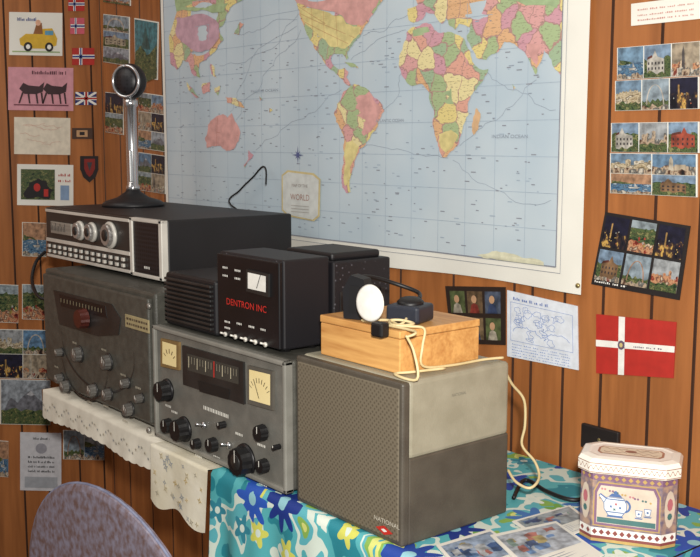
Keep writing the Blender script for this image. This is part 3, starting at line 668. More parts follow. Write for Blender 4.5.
for i in range(14):
    u=62+i*3.1; b.poly([fy(u,298+i*.8,.0038),fy(u+.8,298+i*.8,.0038),fy(u+.8,302+i*.8,.0038),fy(u,302+i*.8,.0038)],ink(130,122,98))
b.build('dial_escutcheon',r)
b=B(); p=fy(126,314); q_=fy(150,332); b.box(p.x,q_.x,y0-.003,y0,fy(138,330).z,fy(138,317).z,ink(164,150,112),.001)
rr=random.Random(2)
for row in range(2):
    xx=p.x+.008
    while xx<q_.x-.012:
        w=.004+.006*rr.random(); zz=fy(138,322+row*5).z; b.box(xx,xx+w,y0-.0035,y0-.003,zz,zz+.005,ink(80,68,54)); xx+=w+.004
b.build('name_plate',r)
knob(r,fy(87,318),.024,.026,M['redknob'],label='dark red tuning knob',pointer=False)
for u,v,rd in ((80,354,.018),(109,362,.018),(62,378,.012),(68,386,.015),(95,390,.015),(110,394,.014),(131,409,.015),(62,352,.010),(128,383,.011),(142,398,.010)):
    knob(r,fy(u,v),rd,.018,M['knobgray'],cap=M['brushed'],skirt=M['bezel'])
for u,v in ((56,398),(150,430),(150,306)):
    b=B(); p=fy(u,v); b.lathe(p,(0,-1,0),[(.007,0),(.007,.004),(.005,.007)],M['brushed'],12); b.build('screw',r)
for xx in (LX0+.05,LX1-.05):
    for yy in (y0+.05,1.44):
        b=B(); b.cyl((xx,yy,.003),(xx,yy,.021),.018,M['blackrub']); b.build('foot',r)
# ---------------------------------------------------------------- middle receiver
y1=1.085; MX0,MX1,MH=-2.0,-1.497,.266
r=thing('radio_receiver','light grey radio receiver with cream dials and black knobs in the middle of the table','radio',((MX0+MX1)/2,1.27,0),'ham radio units on the table')
b=B(); b.box(MX0,MX1,y1+.01,1.46,.015,MH,M['graybox'],.006)
b.build('cabinet',r)
b=B()
for bx in ((MX0,MX1,.012,.022),(MX0,MX1,MH-.010,MH)): b.box(bx[0],bx[1],y1-.008,y1+.012,bx[2],bx[3],M['rim'],.003)
for bx in ((MX0,MX0+.010),(MX1-.010,MX1)): b.box(bx[0],bx[1],y1-.008,y1+.012,.012,MH,M['rim'],.003)
b.build('rim',r)
def gy(u,v,d=0): p=onY(u,v,y1); p.y-=d; return p
rr=random.Random(8)
b=B(); b.box(MX0+.008,MX1-.008,y1,y1+.012,.02,MH-.008,M['grayface'],.002)
tinyrow(b,gy(204,409,.0012),16,.008,M['white'])
for u,v in ((170,406),(184,446),(200,456),(218,457),(243,482),(262,445),(264,484),(240,434),(176,412)): tinyrow(b,gy(u-4,v,.0012),5,.005,M['white'],.003)
b.build('front_panel',r)
b=B(); Pp=[gy(u,v,0) for u,v in ((184,345),(245,362),(246,404),(185,384))]; b.prism(Pp,V((0,-.005,0)),M['bezel'])
Pp=[gy(u,v,.0056) for u,v in ((189,353),(241,367),(241,384),(190,370))]; b.poly(Pp,ink(62,60,54))
for i in range(18):
    u=191+i*2.8; vv=356+i*.76; b.poly([gy(u,vv,.0062),gy(u+.6,vv,.0062),gy(u+.6,vv+(7 if i%3 else 11),.0062),gy(u,vv+(7 if i%3 else 11),.0062)],ink(210,200,170) if i%3==0 else ink(140,134,116))
Pp=[gy(u,v,.0060) for u,v in ((200,380),(232,389),(231,399),(202,391))]; b.poly(Pp,ink(28,27,26))
ts=b.build('tuning_scale',r)
b=B(); b.poly([gy(u,v,.0066) for u,v in ((216,361),(217.3,361),(217.3,377),(216,377))],red); b.build('dial_pointer',ts)
b=B(); b.prism([gy(u,v,0) for u,v in ((163,338),(181,342),(181,370),(163,366))],V((0,-.006,0)),ink(130,104,64)); b.poly([gy(u,v,.0066) for u,v in ((165,341),(179,345),(179,367),(165,363))],M['cream'])
for i in range(5):
    a=math.pi*(.2+.15*i); cp=gy(172,362,.0072); b.poly([cp+X*(.02*math.cos(a))+Z*(.02*math.sin(a)),cp+X*(.02*math.cos(a)+.003)+Z*(.02*math.sin(a)),cp+X*(.03*math.cos(a)+.003)+Z*(.03*math.sin(a)),cp+X*(.03*math.cos(a))+Z*(.03*math.sin(a))],ink(90,60,40))
b.build('calibration_dial',r)
b=B(); b.prism([gy(u,v,0) for u,v in ((250,365),(275,371),(275,410),(250,403))],V((0,-.006,0)),ink(90,86,78)); b.poly([gy(u,v,.0066) for u,v in ((252,369),(273,374),(273,405),(252,399))],M['cream'])
for i in range(9):
    a=math.pi*(.18+.08*i); cp=gy(262,398,.0072); b.poly([cp+X*(.03*math.cos(a))+Z*(.03*math.sin(a)),cp+X*(.03*math.cos(a)+.002)+Z*(.03*math.sin(a)),cp+X*(.04*math.cos(a)+.002)+Z*(.04*math.sin(a)),cp+X*(.04*math.cos(a))+Z*(.04*math.sin(a))],ink(60,50,40))
mt=b.build('signal_meter',r,'cream faced signal meter')
b=B(); cp=gy(262,398,.0075); b.poly([cp-X*.001,cp+X*.001,cp+V((-.016,0,.034)),cp+V((-.018,0,.034))],blk); b.build('needle',mt)
for u,v,rd in ((168,390,.022),(171,425,.016),(185,429,.024),(200,443,.011),(216,444,.015),(246,460,.029),(265,432,.016),(267,465,.014),(226,424,.007),(281,446,.005)):
    knob(r,gy(u,v),rd,.026 if rd>.02 else .019,M['blackrub'],skirt=M['blackfront'] if rd>.02 else None,cap=M['bezel'] if rd>.025 else None,sk=1.18)
for u,v in ((230,445),(205,425)):
    b=B(); p=gy(u,v); b.cyl(p,p+V((0,-.006,0)),.007,M['chrome']); b.cyl(p,p+V((0,-.022,.006)),.0025,M['chrome'],seg=8); b.build('toggle_switch',r)
for xx in (MX0+.05,MX1-.05):
    for yy in (y1+.04,1.40):
        b=B(); b.cyl((xx,yy,.005),(xx,yy,.017),.016,M['blackrub']); b.build('foot',r)
# ---------------------------------------------------------------- speaker cabinet
SX0,SX1,SY0,SY1,SH=-1.478,-1.187,1.092,1.345,.283
r=thing('speaker_cabinet','big two-tone grey metal speaker cabinet with perforated front, nearest on the table','speaker',((SX0+SX1)/2,(SY0+SY1)/2,.004))
SZ=.153
b=B(); b.box(SX0,SX1,SY0+.01,SY1,.004,SZ,M['darkgray'],.004); b.build('lower_cabinet',r,'dark grey lower half of cabinet')
b=B(); b.box(SX0,SX1,SY0+.01,SY1,SZ-.003,SH,M['lightgray'],.008,3); b.build('upper_cabinet',r,'light grey upper half of cabinet')
b=B(); b.box(SX0,SX1,SY0-.004,SY0+.014,.004,SH-.002,M['darkgray'],.005,3)
b.build('front_frame',r)
b=B(); b.box(SX0+.008,SX1-.008,SY0-.006,SY0-.002,.012,SH-.012,M['grille'],.002); b.build('perforated_grille',r)
b=B(); P=onY(374,519,SY0-.008); b.text('NATIONAL',P,X,Z,.0075,ink(196,190,174),width=.064); cp=P+V((.026,0,-.012)); b.poly([cp+X*.022,cp+Z*.008,cp-X*.022,cp-Z*.008],ink(190,44,34)); b.poly([cp+X*.008+V((0,-.0005,0)),cp+Z*.003+V((0,-.0005,0)),cp-X*.008+V((0,-.0005,0)),cp-Z*.003+V((0,-.0005,0))],wht); b.build('maker_badge',r)
b=B(); P=onX(452,397,SX1+.0008); b.text('NATIONAL',P,Y,Z,.005,ink(112,108,96),width=.035); b.build('side_badge',r)
# ---------------------------------------------------------------- wooden box
WX0,WX1,WY0,WY1,WZ0,WZ1=-1.444,-1.230,1.120,1.31,SH+.001,SH+.074
r=thing('wooden_box','small rough yellowish pine box with lid on top of the speaker','box',((WX0+WX1)/2,(WY0+WY1)/2,WZ0))
b=B(); b.box(WX0,WX1,WY0,WY1,WZ0,WZ1-.014,M['boxwood'],.002)
b.build('body',r)
b=B(); b.box(WX0-.001,WX1+.001,WY0-.001,WY1+.001,WZ1-.0132,WZ1,M['boxwood'],.002); b.build('lid',r)
# ---------------------------------------------------------------- headphones
zb=WZ1
h=thing('headphones','black headphones with one white ear cushion lying on the wooden box','headphones',(-1.32,1.2,zb))
e1=onY(371,303,1.112); ax=V((.12,-1,0.06)).normalized()
b=B(); b.lathe(e1-ax*.002,ax,[(.022,0),(.029,.002),(.032,.005),(.029,.007),(.025,.008)],wht,32); 
b.build('ear_cushion',h,'white round ear cushion')
# angular upright cup block: a wedge-shaped profile
c0=V((-1.366,1.142,zb+.001)); ua=V((math.cos(.35),math.sin(.35),0)); va=V((-math.sin(.35),math.cos(.35),0))
prof=[(-.022,0),(.024,0),(.027,.040),(.018,.072),(-.008,.078),(-.024,.052)]
b=B(); b.prism([c0+ua*a-va*.011+Z*z for a,z in prof],va*.026,M['blackp']); b.prism([c0+ua*a-va*.0125+Z*z for a,z in ((-.012,.012),(.016,.012),(.018,.038),(.010,.060),(-.008,.060))],va*.002,M['blackrub']); b.build('ear_cup_block',h,'upright angular black block behind the white cushion')
b=B(); p=onY(378,331,1.105); b.box(p.x-.012,p.x+.016,1.098,1.1175,p.z-.010,zb+.012,M['blackrub'],.004); b.build('cushion_bracket',h)
b=B(); b.box(-1.320,-1.256,1.165,1.228,zb+.001,zb+.032,M['bluegrey'],.006,3,rz=.35); b.build('ear_cup',h,'small dark ear piece')
b=B(); b.lathe((-1.288,1.197,zb+.032),(.1,-.1,1),[(.022,0),(.024,.003),(.019,.008),(.008,.009)],M['blackrub'],28); b.build('ear_pad',h)
b=B(); b.tube([V((-1.372,1.15,zb+.074)),V((-1.375,1.185,zb+.070)),V((-1.36,1.23,zb+.055)),V((-1.325,1.25,zb+.042)),V((-1.295,1.225,zb+.036))],.0038,M['blackrub']); b.build('headband',h)
b=B(); b.tube([V((-1.275,1.18,zb+.014)),V((-1.262,1.15,zb+.004)),V((-1.29,1.130,zb+.004)),V((-1.32,1.137,zb+.004)),V((-1.29,1.150,zb+.007)),V((-1.252,1.140,zb+.005)),V((-1.245,1.165,zb+.006)),V((-1.27,1.160,zb+.009)),V((-1.28,1.142,zb+.009)),V((-1.255,1.128,zb+.006)),V((WX1-.008,1.15,zb+.004)),V((WX1+.006,1.17,zb-.001)),V((WX1+.007,1.165,zb-.03)),V((WX1+.008,1.165,WZ0+.010)),V((WX1+.016,1.22,WZ0+.004)),V((WX1+.020,1.30,WZ0+.004)),V((SX1-.012,1.340,WZ0+.004))],.0024,M['cream_cord'])
b.build('cord',h,'cream cord')
b=B(); e=[onY(409,320,1.115),onY(407,337,1.112),onY(414,352,1.112),onY(424,362,1.12)]
b.tube([V((-1.335,1.127,zb+.004)),V((-1.318,1.125,zb+.004)),V((e[0].x,1.126,zb+.004)),V((e[0].x,1.112,zb-.004)),e[1],e[2],V((e[3].x,1.105,SH+.006)),V((WX1+.004,1.105,SH+.005)),V((WX1+.012,1.14,SH+.005)),V((WX1+.026,1.2,SH+.005))],.0024,M['cream_cord'])
b.build('loose_cord',None,'short cream cord looping over the front of wooden box','cord')
b=B(); b.tube([V((SX1-.02,1.352,SH-.02)),onY(512,384,1.38),onY(524,400,1.41),onY(525,425,1.42),onY(522,445,1.42),onY(535,462,1.42),onY(539,478,1.40),onY(530,488,1.37),onY(516,482,1.37),onY(508,470,1.38)],.0026,M['cream_cord']); 
b.build('hanging_cord',None,'long cream cord looping down behind right side of the speaker','cord')
b=B(); b.tube([V((-1.22,1.40,.010)),onZ(525,480,.009),onZ(548,492,.009),onZ(575,500,.009),onZ(600,492,.009)],.004,M['blackrub'])
b.build('black_cable',None,'thick black cable lying on tablecloth between speaker and tea tin','cable')
# ---------------------------------------------------------------- black tuner
BX0,BX1,BY0,BY1,BZ0,BZ1=-1.768,-1.546,1.105,1.222,MH+.001,.447
r=thing('antenna_tuner','black metal unit with white meter and red lettering on the middle receiver','radio',((BX0+BX1)/2,1.16,BZ0),'ham radio units on the table')
b=B(); b.box(BX0,BX1,BY0+.006,BY1,BZ0+.008,BZ1,M['speck'],.004); b.build('perforated_case',r)
def by(u,v,d=0): p=onY(u,v,BY0); p.y-=d+.002; return p
b=B(); b.box(BX0+.003,BX1-.003,BY0-.002,BY0+.008,BZ0+.01,BZ1-.004,M['blackfront'],.002)
b.text('DENTRON INC',by(228,304,.0012),X,Z,.013,ink(196,46,38),width=.140)
for u,v in ((224,268),(224,276),(236,271),(236,279),(226,322),(238,324),(250,327),(262,330),(226,328)): tinyrow(b,by(u,v,.0012),4,.004,wht,.003)
b.build('front_panel',r)
b=B(); b.prism([by(u,v,0) for u,v in ((249,269),(271,274),(271,297),(249,291))],V((0,-.005,0)),M['bezel']); b.poly([by(u,v,.0056) for u,v in ((251,272),(269,276),(269,292),(251,288))],wht)
mt=b.build('meter',r,'white faced meter')
b=B(); cp=by(260,288,.0062); b.poly([cp-X*.001,cp+X*.001,cp+V((.016,0,.03)),cp+V((.014,0,.03))],blk); b.build('needle',mt)
for i in range(5):
    b=B(); p=by(227+i*10,334+i*2.6); b.cyl(p,p+V((0,-.004,0)),.005,M['silverframe'],seg=12); b.cyl(p,p+V((0,-.014,.005)),.002,M['silverframe'],seg=8); b.build('toggle_switch',r)
for xx in (BX0+.03,BX1-.03):
    for yy in (BY0+.03,BY1-.025):
        b=B(); b.cyl((xx,yy,BZ0),(xx,yy,BZ0+.01),.012,M['blackrub']); b.build('foot',r)
# dark unit behind
r=thing('power_supply','plain dark black unit standing right behind the black metered unit','radio',(-1.63,1.30,MH),'ham radio units on the table')
b=B(); b.box(-1.74,-1.540,1.226,1.375,MH+.006,.436,M['speck'],.004); b.box(-1.71,-1.556,1.236,1.362,.435,.451,M['blackp'],.006,3); b.build('case',r)
b=B()
for i in range(6): b.box(-1.5415,-1.5385,1.243+i*.021,1.254+i*.021,MH+.05,MH+.11,M['bezel'],.001)
b.build('side_vents',r)
for xx in (-1.70,-1.57):
    for yy in (1.25,1.355):
        b=B(); b.cyl((xx,yy,MH),(xx,yy,MH+.008),.012,M['blackrub']); b.build('foot',r)
# ribbed box
r=thing('small_speaker','small black box with ribbed front between the upper radio and black metered unit','speaker',(-1.88,1.22,MH+.001))
b=B(); b.box(-1.985,-1.775,1.105,1.32,MH+.001,MH+.118,M['blackp'],.008,3); b.build('body',r)
b=B()
for i in range(10):
    z=MH+.014+i*.0098; b.box(-1.975,-1.785,1.097,1.107,z,z+.0055,M['bezel'],.0015)
b.build('ribbed_grille',r)
# ---------------------------------------------------------------- upper radio
UY0,UY1,UZ0,UZ1=1.185,1.56,LH+.001,.483
UX0,UX1=onY(46,235,UY0).x,-2.13
r=thing('stereo_receiver','wide black and silver radio with built-in side speaker on top of the left receiver','radio',((UX0+UX1)/2,1.37,UZ0),'ham radio units on the table')
b=B(); b.box(UX0,UX1,UY0+.01,UY1,UZ0+.008,UZ1,M['blackp'],.005); b.build('cabinet',r)
def uy(u,v,d=0): p=onY(u,v,UY0); p.y-=d; return p
xs=uy(131,240).x
b=B(); b.box(UX0+.004,xs,UY0,UY0+.012,UZ0+.008,UZ1-.002,M['bezel'],.003)
b.box(UX0+.008,xs-.004,UY0-.003,UY0+.002,UZ1-.014,UZ1-.006,M['silverframe'],.001)
b.box(UX0+.008,xs-.004,UY0-.003,UY0+.002,UZ0+.054,UZ0+.064,M['silverframe'],.001)
b.box(UX0+.008,xs-.004,UY0-.003,UY0+.002,UZ0+.010,UZ0+.018,M['silverframe'],.001)
b.build('control_panel',r)
P=uy(52,221);Q=uy(73,236)
b=B(); b.box(P.x,Q.x,UY0-.005,UY0+.001,Q.z,P.z,M['silver'],.001)
for i in range(10): b.box(P.x+.005+i*.010,P.x+.0065+i*.010,UY0-.0058,UY0-.005,Q.z+.008,Q.z+(.022 if i%3 else .03),blk)
b.build('dial_window',r)
for u,v,rd in ((81,230.5,.022),(93,232,.022),(111,235,.029)):
    P=uy(u,v); b=B(); b.lathe(P,(0,-1,0),[(rd*1.2,0),(rd*1.2,.005),(rd*1.1,.008)],M['silverframe'],32); b.lathe(P,(0,-1,0),[(rd,.006),(rd,.015),(rd*.9,.018)],M['satin'],32,flute=.04); o=b.build('dial_knob',r)
    b=B(); b.lathe(P,(0,-1,0),[(rd*.55,.0175),(rd*.5,.020)],M['bezel'],24); b.build('knob_cap',o)
for row in range(2):
    for i in range(14):
        xx=UX0+.03+i*(xs-UX0-.05)/13.5; zz=UZ0+.023+row*.015
        b=B(); b.box(xx-.006,xx+.006,UY0-.007,UY0-.001,zz,zz+.009,M['silverframe'],.001); b.build('push_button',r)
b=B(); fx0,fx1,fz0,fz1=xs+.002,UX1,UZ0+.008,UZ1
for bx in ((fx0,fx1,fz0,fz0+.009),(fx0,fx1,fz1-.009,fz1),(fx0,fx0+.015,fz0,fz1),(fx1-.015,fx1,fz0,fz1)): b.box(bx[0],bx[1],UY0-.006,UY0+.012,bx[2],bx[3],M['silverframe'],.002)
b.build('speaker_frame',r,'bright silver speaker frame')
b=B(); b.box(fx0+.014,fx1-.014,UY0-.002,UY0+.010,fz0+.008,fz1-.008,M['perf'],.001); tinyrow(b,V((xs+.07,UY0-.0028,UZ0+.030)),5,.006,wht); b.build('speaker_cloth',r)
for xx in (UX0+.18,UX1-.05):
    for yy in (UY0+.05,UY1-.1):
        b=B(); b.cyl((xx,yy,UZ0),(xx,yy,UZ0+.01),.014,M['blackrub']); b.build('foot',r)
# ---------------------------------------------------------------- microphone
mx,my,mz=-2.66,1.385,UZ1
r=thing('desk_microphone','chrome desk microphone with round head on a black base on upper radio','microphone',(mx,my,mz))
b=B(); b.lathe((mx,my,mz),Z,[(.088,0),(.088,.008),(.078,.016),(.045,.026),(.022,.042),(.018,.05)],M['blackp'],40); b.build('base',r)
b=B(); b.lathe((mx,my,mz+.045),Z,[(.019,0),(.019,.012),(.0155,.016),(.0155,.235),(.02,.24),(.02,.255),(.012,.26),(.012,.275)],M['chrome'],28); b.build('stem',r)
b=B(); b.box(mx+.013,mx+.023,my-.02,my-.01,mz+.07,mz+.16,M['chrome'],.002); b.build('talk_bar',r)
hc=V((mx,my,mz+.352)); fa=V((.45,-.89,0)).normalized()
b=B(); b.lathe(hc-fa*.022,fa,[(.030,0),(.045,.006),(.050,.016),(.050,.03),(.045,.04),(.038,.042)],M['blackp'],36)
b.cyl(hc-Z*.065,hc-Z*.04,.012,M['chrome']); hd=b.build('head',r)
b=B(); b.lathe(hc+fa*.0195,fa,[(.036,0),(.034,.004),(.01,.007)],M['perf'],28); b.build('front_grille',hd)
a=Z; c_=fa.cross(Z).normalized(); pts=[hc+fa*.02+a*(.043*math.cos(2*math.pi*i/24))+c_*(.043*math.sin(2*math.pi*i/24)) for i in range(25)]
b=B(); b.tube(pts,.0045,M['chrome'],sub=2); b.build('chrome_ring',hd)
b=B(); b.tube([onY(45,252,1.24),onY(36,262,1.2),onY(32,280,1.17),onY(38,296,1.15),onY(50,300,1.17)],.005,M['blackrub']); b.build('side_cable',None,'black cable looping at the left end of stacked radios','cable')
b=B(); b.tube([V((-2.17,1.575,.42)),onY(231,205,1.6),onY(240,190,1.61),onY(253,177,1.615),onY(262,167,1.62),onY(266,170,1.618),onY(266,184,1.6)],.0024,M['blackrub']); b.build('aerial_wire',None,'thin black aerial wire bent against the map behind upper radio','wire')
# ---------------------------------------------------------------- tea tin
tc=onZ(628,534,.004); ang=math.radians(30)
e1=V((math.cos(ang),math.sin(ang),0)); e2=V((-math.sin(ang),math.cos(ang),0))
r=thing('tea_tin','octagonal printed tea tin with white lid and blue teapot pictures','tin',tc)
w,d,ch=.078,.050,.022; BH=.131
def oc(w,d,ch,z): return [tc+e1*a+e2*b_+Z*(z) for a,b_ in ((-w+ch,-d),(w-ch,-d),(w,-d+ch),(w,d-ch),(w-ch,d),(-w+ch,d),(-w,d-ch),(-w,-d+ch))]
def loft(b,rings,mats):
    n=len(rings[0]); 
    for j in range(len(rings)-1):
        b.add(rings[j]+rings[j+1],[[i,(i+1)%n,n+(i+1)%n,n+i] for i in range(n)],mats[j])
    b.poly(rings[0][::-1],mats[0]); b.poly(rings[-1],mats[-1])
b=B(); tan=ink(206,190,172); dred=ink(132,66,62); dgrn=ink(70,110,108); gold=ink(184,152,90); tbl=ink(78,106,156); mv=ink(130,96,122)
loft(b,[oc(w,d,ch,z) for z in (0,.005,.010,.024,.106,.116,BH)],[gold,dred,wht,M['tinbody'],mv,M['tinbody']])
def rimface(O,i):
    A_,B_=O[i],O[(i+1)%8]; ex=(B_-A_); W=ex.length; ex=ex.normalized(); n=V((ex.y,-ex.x,0)); return (A_+B_)/2,ex,n,W
O=oc(w,d,ch,0)
def teapot(b,pt,s,zc,k):
    body=ink(220,224,226)
    b.poly([pt(s-.011*k,zc-.006*k,1.7),pt(s-.024*k,zc+.013*k,1.7),pt(s-.021*k,zc+.016*k,1.7),pt(s-.006*k,zc+.006*k,1.7)],tbl)
    b.poly([pt(s-.012*k,zc-.003*k,1.9),pt(s-.0225*k,zc+.0125*k,1.9),pt(s-.0215*k,zc+.0140*k,1.9),pt(s-.007*k,zc+.004*k,1.9)],body)
    for j in range(10):
        t0=-1.4+j*.28; t1=t0+.28
        b.poly([pt(s+.013*k+.009*k*math.cos(t0),zc+.010*k*math.sin(t0),1.7),pt(s+.013*k+.009*k*math.cos(t1),zc+.010*k*math.sin(t1),1.7),pt(s+.013*k+.006*k*math.cos(t1),zc+.007*k*math.sin(t1),1.7),pt(s+.013*k+.006*k*math.cos(t0),zc+.007*k*math.sin(t0),1.7)],tbl)
    out=[(-.009,-.015),(.009,-.015),(.015,-.006),(.0155,.003),(.011,.011),(-.011,.011),(-.0155,.003),(-.015,-.006)]
    b.poly([pt(s+x_*k*1.07,zc+z_*k*1.07,2) for x_,z_ in out],tbl); b.poly([pt(s+x_*k,zc+z_*k,2.4) for x_,z_ in out],body)
    b.poly([pt(s-.010*k,zc+.0125*k,2.5),pt(s+.010*k,zc+.0125*k,2.5),pt(s+.005*k,zc+.0175*k,2.5),pt(s-.005*k,zc+.0175*k,2.5)],tbl)
    b.poly([pt(s+.0025*k*math.cos(j*1.05),zc+.0195*k+.0025*k*math.sin(j*1.05),2.6) for j in range(6)],tbl)
    b.poly([pt(s-.010*k,zc-.015*k,2.5),pt(s+.010*k,zc-.015*k,2.5),pt(s+.012*k,zc-.018*k,2.5),pt(s-.012*k,zc-.018*k,2.5)],tbl)
    for z_ in (.008,-.011): b.poly([pt(s-.012*k,zc+z_*k,3),pt(s+.012*k,zc+z_*k,3),pt(s+.012*k,zc+(z_+.0015)*k,3),pt(s-.012*k,zc+(z_+.0015)*k,3)],tbl)
    for (fx,fz,c_) in ((-.006,-.002,tbl),(.001,.002,ink(180,90,96)),(.007,-.003,tbl),(-.001,-.006,dgrn)):
        b.poly([pt(s+fx*k+.0026*k*math.cos(j*.785)*(1 if j%2 else .5),zc+fz*k+.0026*k*math.sin(j*.785)*(1 if j%2 else .5),3) for j in range(8)],c_)
for i in range(8):
    c0,ex,n,W=rimface(O,i)
    def pt(a,z,l=1): return c0+ex*a+Z*z+n*(.0006*l)
    k_=max(2,int(W/.011))
    for k in range(k_):
        a=-W/2+(k+.5)*W/k_
        b.poly([pt(a-.0045,.017,1),pt(a,.022,1),pt(a+.0045,.017,1),pt(a,.012,1)],dred)
        b.poly([pt(a-.004,.111,1),pt(a,.115,1),pt(a+.004,.111,1),pt(a,.107,1)],gold)
    if W>.06:
        fr=[((-W/2+.002,.027),(W/2-.002,.027),(W/2-.002,.088),(W/2-.010,.104),(-W/2+.010,.104),(-W/2+.002,.088)),((-W/2+.004,.029),(W/2-.004,.029),(W/2-.004,.087),(W/2-.011,.102),(-W/2+.011,.102),(-W/2+.004,.087)),((-W/2+.008,.033),(W/2-.008,.033),(W/2-.008,.085),(W/2-.014,.098),(-W/2+.014,.098),(-W/2+.008,.085))]
        b.poly([pt(a_,z_,.8) for a_,z_ in fr[0]],gold); b.poly([pt(a_,z_,1.0) for a_,z_ in fr[1]],mv); b.poly([pt(a_,z_,1.2) for a_,z_ in fr[2]],tan)
        teapot(b,pt,-.018,.066,1.15)
        # two cups beside the teapot
        for s,zz in ((.020,.054),(.034,.058)):
            b.poly([pt(s-.006,zz+.008,2),pt(s+.006,zz+.008,2),pt(s+.004,zz-.004,2),pt(s-.004,zz-.004,2)],tbl); b.poly([pt(s-.005,zz+.007,2.4),pt(s+.005,zz+.007,2.4),pt(s+.0033,zz-.003,2.4),pt(s-.0033,zz-.003,2.4)],ink(220,224,226))
            b.poly([pt(s-.007,zz-.005,2),pt(s+.007,zz-.005,2),pt(s+.005,zz-.007,2),pt(s-.005,zz-.007,2)],tbl)
            b.poly([pt(s+.002*math.cos(j*1.05),zz+.002+.002*math.sin(j*1.05),3) for j in range(6)],tbl)
        b.poly([pt(-W/2+.009,.034,1.4),pt(W/2-.009,.034,1.4),pt(W/2-.009,.043,1.4),pt(-W/2+.009,.043,1.4)],dgrn)
        for k in range(16):
            a=-W/2+.013+(W-.026)*((k*.618)%1); z=.076+.018*((k*.377)%1)
            b.poly([pt(a+.002*math.cos(j*1.05),z+.002*math.sin(j*1.05),1.5) for j in range(6)],[gold,ink(186,120,128),mv,dgrn][k%4])
    else:
        b.poly([pt(.011*math.cos(2*math.pi*j/12),.066+.032*math.sin(2*math.pi*j/12),2) for j in range(12)],tan)
        b.poly([pt(.006*math.cos(2*math.pi*j/8),.074+.011*math.sin(2*math.pi*j/8),3) for j in range(8)],ink(180,104,112) if i%2 else tbl)
        b.poly([pt(.005*math.cos(2*math.pi*j/8),.054+.006*math.sin(2*math.pi*j/8),3) for j in range(8)],dgrn)
b.build('body',r)
b=B(); loft(b,[oc(w+.005,d+.005,ch,BH-.012),oc(w+.005,d+.005,ch,BH+.006),oc(w+.001,d+.001,ch,BH+.012),oc(w-.010,d-.010,ch-.004,BH+.014),oc(w-.014,d-.014,ch-.004,BH+.0130)],[M['tinwhite']]*4+[M['tinwhite']])
OR=oc(w+.005,d+.005,ch,0); orn=ink(150,104,84)
for i in range(8):
    c0,ex,n,W=rimface(OR,i)
    def pt(a,z,l=1): return c0+ex*a+Z*z+n*(.0006*l)
    k_=max(3,int(W/.008))*6; pts=[(-W/2+W*j/k_,BH-.002+.0035*math.sin(j*1.05)) for j in range(k_+1)]
    for p,q2 in zip(pts,pts[1:]): b.poly([pt(p[0],p[1]-.0008),pt(q2[0],q2[1]-.0008),pt(q2[0],q2[1]+.0008),pt(p[0],p[1]+.0008)],orn)
    for z in (-.0108,.0045): b.poly([pt(-W/2,BH+z),pt(W/2,BH+z),pt(W/2,BH+z+.0012),pt(-W/2,BH+z+.0012)],orn)
zt=BH+.0133
def tp(a,bb,l=0): return tc+e1*a+e2*bb+Z*(zt+.0004*l)
b.poly([tp(a_,b_,.5) for a_,b_ in ((-.048,-.022),(.048,-.022),(.054,-.012),(.054,.012),(.048,.022),(-.048,.022),(-.054,.012),(-.054,-.012))],ink(170,120,96))
b.poly([tp(a_*.93,b_*.88,.9) for a_,b_ in ((-.048,-.022),(.048,-.022),(.054,-.012),(.054,.012),(.048,.022),(-.048,.022),(-.054,.012),(-.054,-.012))],ink(222,206,180))
for s in (-1,1):
    for row in (-.009,.009):
        pts=[(s*(.006+.038*t/4.5),row+.004*math.sin(t*3.1+row*90)) for t in [j/23*4.5 for j in range(24)]]
        for p,q2 in zip(pts,pts[1:]): b.poly([tp(p[0],p[1]-.001,1.4),tp(q2[0],q2[1]-.001,1.4),tp(q2[0],q2[1]+.001,1.4),tp(p[0],p[1]+.001,1.4)],orn)
b.poly([tp(.010*math.cos(j*math.pi/5),.007*math.sin(j*math.pi/5),1.6) for j in range(10)],orn)
b.build('lid',r,'white enamelled lid with brown scroll pattern')
# ---------------------------------------------------------------- papers on the table
def leaflet(quad,z,label,seed,base):
    b=B(); P=[onZ(u,v,z) for u,v in quad]; b.prism([p for p in P],Z*.002,M['white'])
    rr=random.Random(seed)
    def L(a,t,l=1): return P[0].lerp(P[1],a).lerp(P[3].lerp(P[2],a),t)+Z*(.002+.0005*l)
    b.poly([L(.05,.06),L(.95,.06),L(.95,.62),L(.05,.62)],base)
    for k in range(12):
        a=.08+.62*rr.random(); t=.1+.32*rr.random(); w=.08+.12*rr.random(); hh=.05+.12*rr.random(); col=pk(*rr.choice([(110,150,200),(200,206,210),(70,100,150),(196,180,120),(150,180,170),(190,120,110)]))
        px=frac([(a,t),(a+w,t),(a+w,t+hh),(a,t+hh)],k,.3,1); b.add([L(x_,y_,1.5+k*.1) for x_,y_ in px],[list(q_) for q_ in tessellate_polygon([[V((x_,y_,0)) for x_,y_ in px]])],col)
    for k in range(6): b.poly([L(.08,.68+.05*k),L(.6+.3*rr.random(),.68+.05*k),L(.6,.69+.05*k),L(.08,.69+.05*k)],ink(120,130,150))
    b.build('leaflet',None,label,'leaflet','leaflets on the tablecloth')
leaflet([(436,546),(490,530),(540,566),(476,592)],.004,'blue and white leaflet lying nearest the speaker corner',5,pk(170,190,216))
leaflet([(490,536),(556,522),(604,556),(540,584)],.0085,'pale printed leaflet lying in front of the tea tin',8,pk(200,210,220))
leaflet([(512,522),(570,506),(596,526),(545,546)],.0062,'small dull leaflet partly under the pale printed leaflet',12,pk(176,190,196))
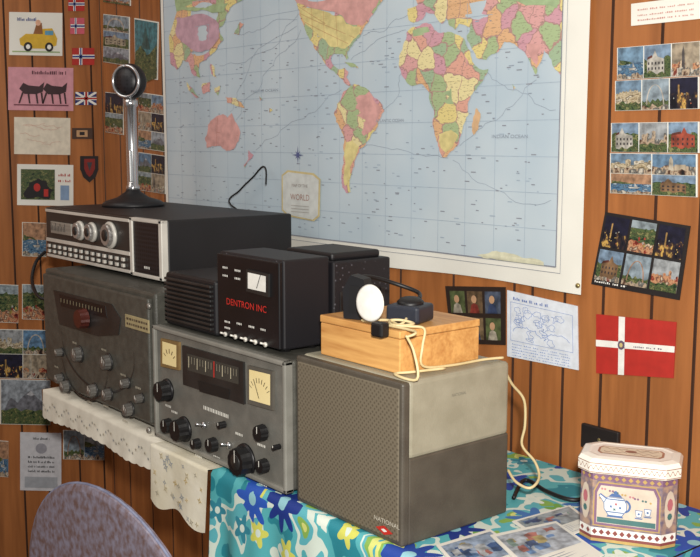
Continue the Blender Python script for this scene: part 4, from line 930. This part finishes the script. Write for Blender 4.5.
# ---------------------------------------------------------------- chair
cx,cy,ct=-1.665,.80,.034
r=thing('chair','speckled grey-blue vinyl chair with rounded back in front of the table','chair',(cx,1.03,FZ))
def outline(k,y):
    pts=[]
    for i in range(56):
        a=2*math.pi*i/56; hx=.38*k; 
        zz=math.sin(a); up=.27*k if zz>0 else .20*k
        pts.append(V((cx+hx*math.cos(a),y,ct-.27+up*zz)))
    return pts
b=B(); rings=[outline(.95,cy-.010),outline(.99,cy-.007),outline(1,cy-.003),outline(1,cy+.004),outline(.97,cy+.008)]
for j in range(4): b.add(rings[j]+rings[j+1],[[i,(i+1)%56,56+(i+1)%56,56+i] for i in range(56)],M['vinyl'],True)
b.poly(rings[0],M['vinyl']); b.poly(rings[-1],M['vinyl']); b.build('backrest',r)
b=B(); pp=outline(1.0,cy-.002); b.tube(pp+[pp[0]],.0028,M['edge'],sub=1); b.build('piping',r,'bluish grey edge piping')
b=B(); b.box(cx-.27,cx+.27,.86,1.36,-.47,-.415,M['vinyl'],.022,4); b.build('seat',r)
for s in (-1,1):
    b=B(); b.tube([V((cx+s*.13,cy+.022,-.25)),V((cx+s*.17,cy+.04,-.40)),V((cx+s*.2,cy+.06,-.48)),V((cx+s*.25,cy-.02,FZ+.003))],.015,M['chrome'],sub=6); b.build('leg',r)
    b=B(); b.tube([V((cx+s*.2,1.30,-.46)),V((cx+s*.22,1.33,-.55)),V((cx+s*.25,1.36,FZ+.003))],.015,M['chrome']); b.build('leg',r)
# ---------------------------------------------------------------- finalise scale
FLAT=('continents','title_cartouche','ocean_lettering','compass_star','postcard','map_sheet','flag_postcard','contact_card','leaflet')
for me in bpy.data.meshes:
    bm=bmesh.new(); bm.from_mesh(me)
    if me.name.split('.')[0] not in FLAT: bmesh.ops.recalc_face_normals(bm,faces=bm.faces[:])
    for v in bm.verts: v.co*=S
    bm.to_mesh(me); bm.free()
for o in bpy.data.objects:
    if o.parent is None: o.location=o.location*S+V((0,0,TZ))
    else: o.location=o.location*S
# ---------------------------------------------------------------- camera, light
cam=bpy.data.cameras.new('camera'); cam.sensor_width=36; cam.lens=36*F/700; cam.clip_start=.01
co=bpy.data.objects.new('camera',cam); COL.objects.link(co)
mw=Matrix((RT,UP,-FW)).transposed().to_4x4(); mw.translation=V((0,0,CH*S+TZ)); co.matrix_world=mw; sc.camera=co
def area(name,loc,target,size,power,col):
    l=bpy.data.lights.new(name,'AREA'); l.size=size; l.energy=power; l.color=col
    o=bpy.data.objects.new(name,l); COL.objects.link(o); o.location=loc
    o.rotation_euler=(V(target)-V(loc)).to_track_quat('-Z','Y').to_euler()
area('flash_light',(.06,-.02,1.38),(-1.35,1.1,1.0),.06,35,(1,.96,.90))
area('overhead_area',(-2.0,-.1,2.3),(-1.9,1.0,.8),1.0,7,(1,.94,.86))  # broad weak area light from above towards the table, no fitting modelled
w=bpy.data.worlds.new('world'); sc.world=w; w.use_nodes=True; w.node_tree.nodes['Background'].inputs[0].default_value=(.97,.97,1,1); w.node_tree.nodes['Background'].inputs[1].default_value=.27
sc.view_settings.view_transform='Standard'
